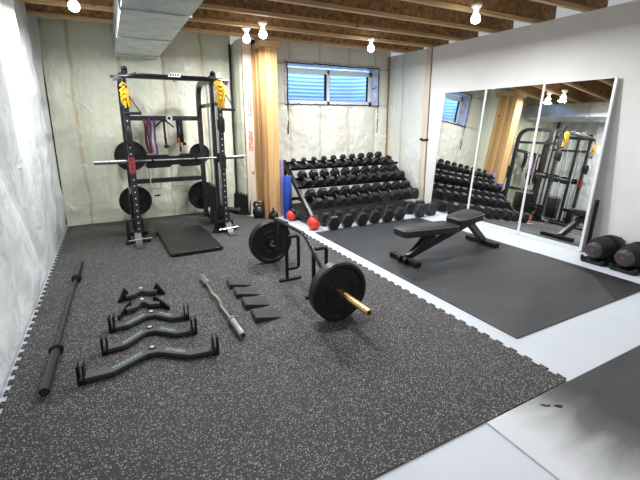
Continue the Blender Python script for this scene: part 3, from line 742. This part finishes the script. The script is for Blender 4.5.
barbell('curl_bar', (0.640, 3.585, RZ + 0.034), (0.664, 2.375, RZ + 0.034), 0.0255, 0.034, 0.0145, 0.245, 0.17, ('chrome', 'steel'), 'shiny chrome curl bar lying on the floor left of the black wedges',
        [(0.13, 0.0), (0.32, 0.008), (0.44, -0.007), (0.56, -0.008), (0.68, 0.008), (0.87, 0.0)])

# ------------------------------------------------------------------ lat pulldown bars
def offset_strip(cl, w):
    """polygon strip of width w about an xy centre line"""
    n = len(cl); L, Rr = [], []
    for i, p in enumerate(cl):
        a = Vector(cl[max(i - 1, 0)]); b = Vector(cl[min(i + 1, n - 1)]); t = (b - a).normalized(); nn = Vector((-t.y, t.x))
        ww = w[i] if isinstance(w, list) else w
        L.append((p[0] + nn.x * ww / 2, p[1] + nn.y * ww / 2)); Rr.append((p[0] - nn.x * ww / 2, p[1] - nn.y * ww / 2))
    return L + Rr[::-1]
def lat_bar(cx, cy, half, wing, rise, knee, rot, label, size, words=True):
    rotm = Matrix.Rotation(rot, 3, 'Z')
    def P(x, y, z=0): v = rotm @ Vector((x, y, 0)); return (cx + v.x, cy + v.y, z)
    cl = [(-half, 0.0), (-half * knee, 0.005), (-0.045, rise), (0.045, rise), (half * knee, 0.005), (half, 0.0)]
    wd = [wing, wing * 0.95, wing * 1.05, wing * 1.05, wing * 0.95, wing]
    t = thing('pulldown_bar', (cx, cy, RZ), label, 'cable bar', 'wing shaped cable bars on the floor')
    z0 = RZ + 0.012; th = 0.026
    polyl = offset_strip([P(*c)[:2] for c in cl], wd)
    MB().prism(polyl, Matrix.Translation((0, 0, z0)), th).build('beam', 'bar_alu', t, smooth=0, bevel=0.004)
    # eyelet tab with white ring
    ex = P(0, rise + wing * 0.55); s = MB().cyl((ex[0], ex[1], z0), (ex[0], ex[1], z0 + th), 0.03, n=18)
    s.build('eyelet_tab', 'bar_alu', t)
    s = MB(); s.tube([(ex[0] + 0.009 * math.cos(a), ex[1] + 0.009 * math.sin(a), z0 + th + 0.001) for a in [2 * PI * k / 14 for k in range(14)]], 0.0035, 6, closed=True)
    s.build('ring', 'white', t)
    for sd in (-1, 1):
        s = MB()
        for k, dx in enumerate((-0.014, 0.014)):
            c = P(sd * half + dx, -0.004); s.obox((c[0], c[1], RZ + 0.062), (0.010, wing * 1.0, 0.122), (0, 0, rot), 0.004)
        c = P(sd * half, 0); s.obox((c[0], c[1], RZ + 0.016), (0.036, wing * 1.02, 0.03), (0, 0, rot), 0.004)
        s.build('grip', 'matte_black', t, smooth=0)
    if words:
        zt = z0 + th + 0.0008
        for w, sd in (('MARGARIT', -1), ('FITNESS', 1)):
            a = Vector(cl[2 if sd < 0 else 3]); b = Vector(cl[1 if sd < 0 else 4])
            mid = a.lerp(b, 0.50); ang = math.atan2((a - b).y, (a - b).x) if sd < 0 else math.atan2((b - a).y, (b - a).x)
            text_part('lettering', w, size, P(mid.x, mid.y, zt), ang + rot, 'lettering', t, 1.05)
    return t
lat_bar(0.092, 2.345, 0.372, 0.068, 0.125, 0.60, R(-4.5), 'widest grey wing shaped pulldown bar, nearest the camera of the row', 0.037)
lat_bar(0.112, 2.635, 0.275, 0.064, 0.12, 0.62, R(-1.5), 'medium grey wing shaped pulldown bar, between the widest and the shorter one', 0.033)
lat_bar(0.130, 2.900, 0.25, 0.066, 0.105, 0.62, R(-7.0), 'shorter grey wing shaped pulldown bar with lettering, next to the two small handles', 0.031)
# the two close-grip handles: small V body with wide upright paddles
def close_grip(cx, cy, half, rise, tilt, label, pl):
    t = thing('row_handle', (cx, cy, RZ), label, 'cable handle', 'wing shaped cable bars on the floor')
    cl = [(cx - half, cy), (cx - half * 0.5, cy + 0.012), (cx - 0.03, cy + rise), (cx + 0.03, cy + rise), (cx + half * 0.5, cy + 0.012), (cx + half, cy)]
    z0 = RZ + 0.02; th = 0.028
    MB().prism(offset_strip(cl, [0.06, 0.056, 0.06, 0.06, 0.056, 0.06]), Matrix.Translation((0, 0, z0)), th).build('beam', 'bar_alu', t, smooth=0, bevel=0.004)
    MB().cyl((cx, cy + rise + 0.035, z0), (cx, cy + rise + 0.035, z0 + th), 0.028, n=18).build('eyelet_tab', 'bar_alu', t)
    MB().tube([(cx + 0.009 * math.cos(a), cy + rise + 0.035 + 0.009 * math.sin(a), z0 + th + 0.001) for a in [2 * PI * k / 14 for k in range(14)]], 0.0035, 6, closed=True).build('ring', 'white', t)
    for sd in (-1, 1):
        # paddle: long flat wedge plate, leaning outwards
        mtx = Matrix.Translation((cx + sd * half, cy + 0.01, RZ + 0.003)) @ Matrix.Rotation(sd * tilt, 4, 'Z') @ Matrix.Rotation(R(90), 4, 'Z') @ Matrix.Rotation(R(90), 4, 'X')
        MB().prism(pl, mtx @ Matrix.Translation((0, 0, -0.008)), 0.016).build('grip', 'matte_black', t, smooth=0, bevel=0.003)
    return t
close_grip(0.102, 3.165, 0.125, 0.085, R(27), 'small grey two handed row handle with black paddles, next to the lettered bars', [(-0.12, 0.0), (0.09, 0.0), (0.09, 0.06), (0.05, 0.075), (-0.12, 0.04)])
close_grip(0.108, 3.43, 0.125, 0.06, R(52), 'small grey two handed row handle with triangular paddles, farthest of the cable bars', [(-0.075, 0.0), (0.06, 0.0), (0.03, 0.055), (0.0, 0.105), (-0.06, 0.03)])

# ------------------------------------------------------------------ wedges
wl_ = ['nearest', 'second nearest', 'third nearest', 'farthest']
wp = [(0.815, 2.545), (0.812, 2.785), (0.810, 3.01), (0.808, 3.235)]
for (x, y), l in zip(wp, wl_):
    s = MB(); b0 = RZ
    pts = [(x, y, b0), (x + 0.20, y, b0), (x + 0.20, y, b0 + 0.005), (x + 0.012, y, b0 + 0.048), (x, y, b0 + 0.042)]
    a = [s.b.verts.new(p) for p in pts]; c = [s.b.verts.new((p[0] + 0.012, p[1] + 0.155, p[2])) for p in pts]
    s.b.faces.new(a[::-1]); s.b.faces.new(c)
    for k in range(5): s.b.faces.new((a[k], a[(k + 1) % 5], c[(k + 1) % 5], c[k]))
    tag(s.build('heel_wedge', 'wedge_rubber', loc=(x + 0.09, y + 0.08, RZ), smooth=0, bevel=0.002), 'dark grey rubber heel wedge beside the curl bar, %s of the four' % l, 'wedge', 'rubber wedges in a row')

# ------------------------------------------------------------------ open trap bar on its stand, with two bumper plates
TX, PZ = 1.387, RZ + 0.227
tb = thing('trap_bar', (TX, 3.06, RZ), 'black open trap bar with gold sleeves standing on its jack feet', 'trap bar')
NX, FX = TX + 0.01, TX - 0.06
MB().tube(rounded([(TX, 2.40, PZ), (TX, 2.46, PZ), (TX - 0.03, 2.85, 0.55), (FX, 3.38, 0.55), (TX, 3.60, PZ), (TX, 3.70, PZ)], 0.05, 5), 0.0165, 12).build('frame', 'black_steel', tb)
MB().cyl((FX + 0.02, 3.20, 0.55), (FX, 3.41, 0.55), 0.025, n=12).build('grip_sleeve', 'matte_black', tb)
for y, jx in ((3.19, FX + 0.012), (2.755, NX)):
    MB().bar((jx, y, RZ + 0.02), (jx, y, 0.55 if y > 3 else 0.44), 0.026, 0.026, up=(0, 1, 0), bevel=0.003).build('jack_post', 'matte_black', tb, smooth=0)
    MB().tube(rounded([(jx, y, 0.43), (jx + 0.12, y, 0.43), (jx + 0.12, y, 0.12), (jx, y, 0.12)], 0.03, 5), 0.0155, 10).build('handle', 'matte_black', tb)
    MB().box(jx - 0.075, jx + 0.14, y - 0.022, y + 0.022, RZ, RZ + 0.022, 0.004).build('foot', 'matte_black', tb, smooth=0)
for p, e in (((TX, 2.40, PZ), -1), ((TX, 3.66, PZ), 1)):
    MB().lathe([(0.04, 0), (0.04, 0.018), (0.026, 0.02)], p, (0, e, 0), 20).build('collar', 'black_steel', tb)
    s = MB().lathe([(0.026, 0.018), (0.0245, 0.025), (0.0245, 0.46), (0.022, 0.465)], p, (0, e, 0), 20)
    sv = s.build('sleeve', 'gold', tb)
    MB().lathe([(0.014, 0.4655), (0.014, 0.467)], p, (0, e, 0), 12).build('end_cap', 'gap_black', sv)
    MB().lathe([(0.034, 0.0), (0.034, 0.012)], Vector(p) - Vector((0, e * 0.013, 0)), (0, e, 0), 18).build('flange', 'gold', tb)
def bumper(y0, lab):
    t = thing('bumper_plate', (TX, y0 + 0.045, RZ), lab, 'weight plate', 'bumper plates on the trap bar')
    r, tt = 0.227, 0.09
    prof = [(0.026, 0.012), (0.058, 0.010), (0.062, 0.018), (0.105, 0.018), (0.11, 0.010), (0.116, 0.010), (0.12, 0.018), (0.182, 0.016), (0.19, 0.003), (0.214, 0.0), (r, 0.012)]
    prof = prof + [(rr, tt - z) for rr, z in prof[::-1]] + [prof[0]]
    MB().lathe(prof, (TX, y0, PZ), (0, 1, 0), 56, caps=False).build('rubber_disc', 'bumper', t, smooth=30)
    MB().lathe([(0.026, 0.008), (0.05, 0.008), (0.05, 0.014), (0.05, tt - 0.014), (0.05, tt - 0.008), (0.026, tt - 0.008), (0.026, 0.008)], (TX, y0, PZ), (0, 1, 0), 24, caps=False).build('hub', 'black_steel', t)
bumper(2.29, 'big black bumper plate on the near end of the trap bar')
bumper(3.69, 'big black bumper plate on the far end of the trap bar')

# ------------------------------------------------------------------ bench
bn = thing('weight_bench', (3.25, 3.08, 0.010), 'black adjustable weight bench on the smooth rubber mat before the mirrors', 'bench')
BZ = 0.0102; BYc = 3.07
def pad(name, pts, tilt_z0, tilt_z1, th, parent):
    """padded board: pts outline in xy, top height varies along x from z0 to z1"""
    xs = [p[0] for p in pts]; x0, x1 = min(xs), max(xs)
    def top(x): return tilt_z0 + (tilt_z1 - tilt_z0) * (x - x0) / (x1 - x0)
    cx = sum(p[0] for p in pts) / len(pts); cy = sum(p[1] for p in pts) / len(pts)
    s = MB(); rings = []
    for sc, dz in ((0.90, -th), (1.0, -th + 0.008), (1.0, -0.016), (0.975, -0.005), (0.90, 0.0)):
        rings.append([s.b.verts.new((cx + (x - cx) * (1 - (1 - sc) * (0.35 if abs(x - cx) > abs(y - cy) else 1)), cy + (y - cy) * sc, top(x) + dz)) for x, y in pts])
    n = len(pts)
    for a, b in zip(rings, rings[1:]):
        for k in range(n): s.b.faces.new((a[k], a[(k + 1) % n], b[(k + 1) % n], b[k]))
    s.b.faces.new(rings[0][::-1]); s.b.faces.new(rings[-1])
    o = s.build(name, 'leather', parent, smooth=50)
    MB().tube([(x, y, top(x) - 0.013) for x, y in pts], 0.0045, 6, closed=True).build('piping', 'piping', o)
    return o
def rrect(x0, x1, ya, yb, r=0.04, yc=BYc):
    """rounded outline; half width ya at x0, yb at x1"""
    out = []
    for (cx_, cy_, a0) in ((x1 - r, yc + yb - r, 0), (x0 + r, yc + ya - r, 90), (x0 + r, yc - ya + r, 180), (x1 - r, yc - yb + r, 270)):
        for k in range(5):
            a = R(a0 + 22.5 * k); out.append((cx_ + r * math.cos(a), cy_ + r * math.sin(a)))
    return out
pad('back_pad', rrect(2.545, 3.29, 0.11, 0.13), 0.385, 0.36, 0.085, bn)
pad('seat_pad', rrect(3.30, 3.66, 0.13, 0.15, 0.06), 0.415, 0.46, 0.085, bn)
MB().bar((2.66, BYc, BZ + 0.045), (3.58, BYc, 0.33), 0.05, 0.06, bevel=0.005).build('spine', 'rack_metal', bn, smooth=0)
for dy in (-0.045, 0.045): MB().bar((2.70, BYc + dy * 0.6, BZ + 0.06), (3.0, BYc + dy, 0.275), 0.022, 0.055, bevel=0.004).build('strut', 'rack_metal', bn, smooth=0)
MB().box(2.95, 3.3, BYc - 0.04, BYc + 0.04, 0.262, 0.292, 0.004).build('back_bracket', 'black_metal', bn, smooth=0)
MB().box(3.36, 3.64, BYc - 0.035, BYc + 0.035, 0.31, 0.345, 0.004).build('seat_bracket', 'black_metal', bn, smooth=0)
MB().bar((3.56, BYc, 0.335), (3.88, BYc + 0.04, BZ + 0.045), 0.055, 0.075, bevel=0.005).build('rear_leg', 'rack_metal', bn, smooth=0)
MB().box(3.855, 3.935, 2.92, 3.36, BZ, BZ + 0.055, 0.006).build('rear_foot', 'matte_black', bn, smooth=0)
MB().box(2.61, 2.67, 2.86, 3.28, BZ + 0.006, BZ + 0.05, 0.006).build('front_foot', 'matte_black', bn, smooth=0)
for y in (2.99, 3.08): MB().cyl((2.60, y, BZ + 0.035), (2.60, y + 0.028, BZ + 0.035), 0.034, n=16).build('wheel', 'matte_black', bn)
for y in (2.875, 3.265): MB().box(2.602, 2.678, y - 0.018, y + 0.018, BZ, BZ + 0.054, 0.004).build('foot_cap', 'matte_black', bn, smooth=0)

# ------------------------------------------------------------------ dumbbell rack and dumbbells
TILT = R(24)
dr = thing('dumbbell_rack', (3.52, 5.4, 0.0), 'black three tier sloping dumbbell rack under the window', 'rack')
RX0, RX1 = 2.45, 4.50
tiers = [('top', 5.66, 0.785, 0.20), ('middle', 5.43, 0.538, 0.25), ('bottom', 5.17, 0.26, 0.26)]   # centre y, z of shelf surface, depth
for X in (RX0, RX1):
    MB().bar((X, 4.76 if X < 3 else 5.0, 0.035 if X < 3 else 0.21), (X, 5.86, 0.84), 0.05, 0.07, bevel=0.004).build('side_frame', 'black_metal', dr, smooth=0)
    MB().box(X - 0.03, X + 0.03, 4.72 if X < 3 else 4.98, 5.95, 0.001, 0.045, 0.004).build('base_foot', 'black_metal', dr, smooth=0)
    MB().bar((X, 5.90, 0.04), (X, 5.80, 0.82), 0.045, 0.05, up=(0, 1, 0), bevel=0.004).build('rear_post', 'black_metal', dr, smooth=0)
for nm, yc, z, dep in tiers:
    s = MB()
    s.obox(((RX0 + RX1) / 2, yc, z - 0.007), (RX1 - RX0 - 0.02, dep, 0.012), (TILT, 0, 0))
    yf = yc - math.cos(TILT) * dep / 2; zf = z - math.sin(TILT) * dep / 2
    s.obox(((RX0 + RX1) / 2, yf - 0.004, zf + 0.004), (RX1 - RX0 + 0.03, 0.014, 0.048), (TILT, 0, 0), 0.003)
    yb = yc + math.cos(TILT) * dep / 2; zb = z + math.sin(TILT) * dep / 2
    s.obox(((RX0 + RX1) / 2, yb, zb + 0.004), (RX1 - RX0 + 0.03, 0.014, 0.04), (TILT, 0, 0), 0.003)
    s.build('shelf', 'black_metal', dr, smooth=0)
MB().obox(((RX0 + RX1) / 2, 5.42, 0.115), (RX1 - RX0, 0.62, 0.014), (R(9), 0, 0)).build('dark_plate', 'matte_black', dr, smooth=0)  # added black plate that keeps the space under the tiers dark
MB().box(RX0, RX1, 5.82, 5.86, 0.20, 0.25, 0.003).build('rear_brace', 'black_metal', dr, smooth=0)

def dumbbell_proto(r, hl, gap):
    """hex dumbbell along local Y, resting on a flat at local z=0, built at the origin"""
    t = thing('hex_dumbbell', (0, 0, 0), '', 'dumbbell')
    zc = r * math.cos(R(30))
    for sd in (-1, 1):
        y0 = sd * gap / 2
        MB().lathe([(r * 0.62, 0), (r * 0.93, 0.012), (r, 0.024), (r, hl - 0.022), (r * 0.9, hl - 0.006), (r * 0.78, hl)], (0, y0, zc), (0, sd, 0), 6, ref=(1, 0, 0)).build('head', 'hex_rubber', t, smooth=20)
    MB().lathe([(0.013, 0), (0.0165, gap * 0.3), (0.0175, gap * 0.5), (0.0165, gap * 0.7), (0.013, gap)], (0, -gap / 2, zc), (0, 1, 0), 12).build('handle', 'chrome', t)
    return t
def place_row(tier, xs, rs, hl, gap, yc, z, tilt, labf, group):
    for i, (x, r) in enumerate(zip(xs, rs)):
        p = dumbbell_proto(r, hl(r), gap)
        p.location = (x, yc, z); p.rotation_euler = (tilt, 0, random.uniform(-0.03, 0.03))
        p['label'] = labf(i); p['group'] = group
def spread(a, b, n): return [a + (b - a) * i / (n - 1) for i in range(n)]
n = 10
place_row(0, spread(2.56, 4.20, n), spread(0.042, 0.073, n), lambda r: 0.055 + r * 0.3, 0.12, 5.66, 0.786, TILT,
          lambda i: '%s black hex dumbbell from the left on the top tier of the rack' % ORD[i], 'dumbbells on the top tier')
place_row(1, spread(2.60, 4.36, n), spread(0.084, 0.091, n), lambda r: 0.095, 0.13, 5.43, 0.539, TILT,
          lambda i: '%s black hex dumbbell from the left on the middle tier of the rack' % ORD[i], 'dumbbells on the middle tier')
place_row(2, spread(2.62, 4.44, n), spread(0.093, 0.099, n), lambda r: 0.105, 0.135, 5.17, 0.262, TILT,
          lambda i: '%s black hex dumbbell from the left on the bottom tier of the rack' % ORD[i], 'dumbbells on the bottom tier')
fx = [2.63, 2.86, 3.10, 3.33, 3.56, 3.79, 4.19, 4.43]
fr2 = [0.106, 0.106, 0.107, 0.107, 0.108, 0.108, 0.110, 0.110]
for i, (x, r) in enumerate(zip(fx, fr2)):
    p = dumbbell_proto(r, 0.12, 0.125)
    yc = 4.70 + (0.02 if i % 2 else 0)
    p.location = (x, yc, 0.0106 if yc - 0.19 < 4.54 and x < 4.14 + r else 0.001); p.rotation_euler = (0, 0, R([-1, 1, -1, 1, -1, 1, -2, 1][i]))
    p['label'] = '%s large black hex dumbbell from the left in the floor row before the rack' % ORD[i]; p['group'] = 'large dumbbells on the floor'

# ------------------------------------------------------------------ balls, rollers and odds and ends near the post
def med_ball(c, r, lab, cap=True):
    t = thing('medicine_ball', (c[0], c[1], c[2] - r), lab, 'ball', 'red balls by the rack')
    s = MB().sphere(c, r, seg=28)
    s.build('shell', 'ball_red', t)
    if cap:
        s = MB(); q = bmesh.ops.create_uvsphere(s.b, u_segments=28, v_segments=20, radius=r * 1.012)
        ax = Vector((0.55, -0.25, 0.80)).normalized()
        kill = [v for v in s.b.verts if v.co.normalized().dot(ax) < 0.50]
        bmesh.ops.delete(s.b, geom=kill, context='VERTS')
        bmesh.ops.translate(s.b, verts=s.b.verts[:], vec=c); s.build('black_panel', 'matte_black', t)
    return t
med_ball((2.395, 4.70, 0.098), 0.096, 'red and black medicine ball on the floor left of the large dumbbells')
med_ball((2.335, 5.33, 0.082), 0.08, 'red ball with black top behind the rack foot, next to the blue roller')
med_ball((2.60, 5.04, 0.057), 0.056, 'smallest red ball, on the floor behind the bigger red and black one', False)
fo = MB().lathe([(0.03, 0), (0.062, 0.0), (0.066, 0.006), (0.066, 0.655), (0.062, 0.661), (0.03, 0.661), (0.03, 0.0)], (2.325, 5.56, 0.001), (0, 0, 1), 24, caps=False)
bmesh.ops.translate(fo.b, verts=fo.b.verts[:], vec=(0.012, -0.075, 0))
tag(fo.build('foam_roller', 'blue', loc=(2.337, 5.485, 0.001)), 'tall blue foam roller standing by the wooden post', 'foam roller')
yo = MB().tube(rounded([(2.32, 5.69, 0.002), (2.32, 5.69, 0.88)], 0.02), 0.045, 18)
tag(yo.build('rolled_mat', 'lavender', loc=(2.32, 5.69, 0.001)), 'lavender exercise mat rolled up behind the blue roller', 'mat')
# black kettlebells at the foot of the post
def kettlebell(c, r, rot, lab):
    t = thing('kettlebell', (c[0], c[1], RZ), lab, 'kettlebell', 'kettlebells by the post')
    MB().lathe([(r * 0.6, 0), (r * 0.85, r * 0.2), (r, r * 0.75), (r * 0.92, r * 1.2), (r * 0.6, r * 1.65), (r * 0.2, r * 1.8)], (c[0], c[1], RZ), (0, 0, 1), 22).build('bell', 'black_steel', t)
    d = Vector((math.cos(rot), math.sin(rot), 0)); c0 = Vector((c[0], c[1], RZ))
    MB().tube(rounded([c0 + d * -r * 0.62 + Vector((0, 0, r * 1.35)), c0 + d * -r * 0.75 + Vector((0, 0, r * 2.25)), c0 + d * r * 0.75 + Vector((0, 0, r * 2.25)), c0 + d * r * 0.62 + Vector((0, 0, r * 1.35))], r * 0.5, 6), r * 0.2, 10).build('handle', 'black_steel', t)
kettlebell((1.96, 5.72), 0.108, R(-20), 'larger black kettlebell on the floor against the pale stud')
kettlebell((2.09, 5.46), 0.078, R(70), 'smaller black kettlebell on the floor in front of the wooden post')
# leftover rubber tile leaning in the corner
s = MB(); pl = [(0, 0), (0.30, 0), (0.30, 0.33)]
for k in range(6):
    x = 0.30 - k * 0.05; zt = 0.33 + 0.014 * k * (1 if k < 4 else 0.8); pl += [(x - 0.012, zt + 0.0), (x - 0.008, zt + 0.028), (x - 0.034, zt + 0.028), (x - 0.030, zt)]
pl += [(0, 0.36)]
mtx = Matrix.Translation((1.675, 6.135, RZ + 0.001)) @ Matrix.Diagonal((1, 1, 0.9, 1)) @ Matrix.Rotation(R(-46), 4, 'Z') @ Matrix.Rotation(R(90 - 5), 4, 'X')
s.prism(pl, mtx, 0.012)
tag(s.build('rubber_tile', 'pad_rubber', loc=(1.74, 6.06, RZ), smooth=0), 'black puzzle edged rubber tile leaning in the corner by the pale stud', 'tile')

# ------------------------------------------------------------------ adjustable dumbbells in their trays
for y, lab, lab2 in ((2.115, 'black adjustable dumbbell with red dial, the one next to the mirror', 'moulded black tray under the adjustable dumbbell next to the mirror'),
                     (1.835, 'black adjustable dumbbell with red dial, the one farther from the mirror', 'moulded black tray under the adjustable dumbbell farther from the mirror')):
    t2 = MB()
    t2.prism([(4.33, y - 0.10), (4.37, y - 0.125), (4.80, y - 0.125), (4.84, y - 0.10), (4.84, y + 0.10), (4.80, y + 0.125), (4.37, y + 0.125), (4.33, y + 0.10)], Matrix.Translation((0, 0, 0.001)), 0.028)
    for x0, x1 in ((4.335, 4.375), (4.535, 4.64), (4.80, 4.838)):
        t2.prism([(-0.115, 0), (0.115, 0), (0.115, 0.05), (0.06, 0.012), (-0.06, 0.012), (-0.115, 0.05)], Matrix.Translation((x1, y, 0.02)) @ Matrix.Rotation(R(90), 4, 'Z') @ Matrix.Rotation(R(90), 4, 'X') @ Matrix.Translation((0, 0, -(x1 - x0))) if False else Matrix(((0, 0, 1, x0), (1, 0, 0, y), (0, 1, 0, 0.02), (0, 0, 0, 1))), x1 - x0)
    tag(t2.build('dumbbell_tray', 'matte_black', loc=(4.58, y, 0.001), smooth=0, bevel=0.006), lab2, 'tray', 'trays of the adjustable dumbbells')
    t = thing('adjustable_dumbbell', (4.58, y, 0.034), lab, 'dumbbell', 'adjustable dumbbells')
    zc = 0.15
    for side in (0, 1):
        x0 = 4.35 if side == 0 else 4.80; d = 1 if side == 0 else -1
        rr = [0.086, 0.097, 0.107, 0.114, 0.119, 0.121]
        for k, r in enumerate(rr):
            xa = x0 + d * (0.012 + k * 0.029)
            MB().lathe([(r * 0.90, 0), (r, 0.003), (r, 0.014), (r * 0.90, 0.017)], (xa, y, zc), (d, 0, 0), 32).build('plate', 'hex_rubber', t, smooth=40)
        s = MB().lathe([(0.03, -0.030), (0.070, -0.026), (0.076, -0.020), (0.082, 0.0), (0.082, 0.012)], (x0, y, zc), (d, 0, 0), 28)
        for k in range(10):
            a = 2 * PI * k / 10; s.obox((x0 - d * 0.010, y + math.cos(a) * 0.078, zc + math.sin(a) * 0.078), (0.02, 0.012, 0.012), (a, 0, 0))
        dl = s.build('dial', 'dial', t, smooth=40)
        o = MB().lathe([(0.014, -0.034), (0.017, -0.030), (0.017, -0.02)], (x0, y, zc), (d, 0, 0), 20).build('dial_badge', 'jcup_red', dl); o['label'] = 'round red badge'
    s = MB().lathe([(0.020, 0), (0.019, 0.02), (0.022, 0.05), (0.019, 0.08), (0.020, 0.10)], (4.537, y, zc), (1, 0, 0), 14).cyl((4.38, y, zc), (4.795, y, zc), 0.014, n=10)
    s.build('handle', 'black_steel', t)

# ------------------------------------------------------------------ lamps
lamps = [(1.73, 5.30, 'bare bulb'), (1.82, 4.93, 'bare bulb'), (3.55, 3.2, 'bare bulb'), (1.2, 2.9, 'bare bulb'), (3.3, 0.6, 'bare bulb'), (0.9, 0.2, 'bare bulb'), (3.55, 5.1, 'bare bulb'), (-0.15, 4.6, 'bare bulb')]  # only the two bulbs over the rack are seen; the others are added fill
lab_l = ['lit bulb under the joists over the rack, the one nearer the back wall', 'lit bulb under the joists over the rack, the one nearer the wooden post', 'added unseen bulb under the joists above the bench', 'added unseen bulb under the joists above the trap bar', 'added unseen bulb under the joists above the near right mat', 'added unseen bulb under the joists above the near end of the rubber floor', 'added unseen bulb under the joists in front of the window', 'added unseen bulb under the joists between the duct and the left wall']
POW = [155, 135, 215, 170, 90, 90, 170, 150]
for (x, y, _), l, pw in zip(lamps, lab_l, POW):
    t = thing('ceiling_lamp', (x, y, ZC - 0.14), l, 'lamp', 'bulbs under the joists')
    MB().lathe([(0.055, 0), (0.055, 0.02), (0.03, 0.05), (0.022, 0.09)], (x, y, ZC), (0, 0, -1), 18).build('socket', 'white', t)
    MB().lathe([(0.018, 0.0), (0.04, 0.03), (0.05, 0.06), (0.04, 0.09), (0.012, 0.105)], (x, y, ZC - 0.085), (0, 0, -1), 18).build('bulb', 'glow', t)
    L = bpy.data.lights.new('lamp_light', 'AREA'); L.shape = 'DISK'; L.size = 0.14; L.energy = pw * 0.25; L.color = (0.985, 0.99, 1.0)
    lo = bpy.data.objects.new('lamp_light', L); COL.objects.link(lo); lo.location = (x, y, ZC - 0.21)
# daylight down the window well
L = bpy.data.lights.new('daylight', 'AREA'); L.shape = 'RECTANGLE'; L.size = 2.2; L.size_y = 0.7; L.energy = 150; L.color = (0.22, 0.50, 1.0)
lo = bpy.data.objects.new('daylight', L); COL.objects.link(lo); lo.location = (3.69, 7.15, 3.0)

# world: soft neutral fill, added through the open side behind the camera
wd = bpy.data.worlds.new('world'); SC.world = wd; wd.use_nodes = True
bg = wd.node_tree.nodes['Background']; bg.inputs[0].default_value = (0.95, 0.98, 1.0, 1); bg.inputs[1].default_value = 0.45

# ------------------------------------------------------------------ camera
f = 392.857; py = 213.886; pitch, yaw, roll = 0.228511, 0.486758, -0.0017277
cam = bpy.data.cameras.new('camera'); co = bpy.data.objects.new('camera', cam); COL.objects.link(co); SC.camera = co
cam.sensor_width = 36; cam.lens = f / 640 * 36; cam.shift_y = (py - 240) / 640; cam.clip_start = 0.02
fwd = Vector((math.sin(yaw) * math.cos(pitch), math.cos(yaw) * math.cos(pitch), -math.sin(pitch)))
rt = Vector((math.cos(yaw), -math.sin(yaw), 0)); up = rt.cross(fwd)
c_, s_ = math.cos(roll), math.sin(roll)
r2 = rt * c_ + up * s_; u2 = up * c_ - rt * s_
mw = Matrix((r2, u2, -fwd)).transposed().to_4x4(); mw.translation = (0, 0, 1.45)
co.matrix_world = mw
SC.view_settings.view_transform = 'Standard'; SC.view_settings.look = 'None'; SC.view_settings.gamma = 1.0; SC.view_settings.use_curve_mapping = False
SC.view_settings.exposure = 0.0
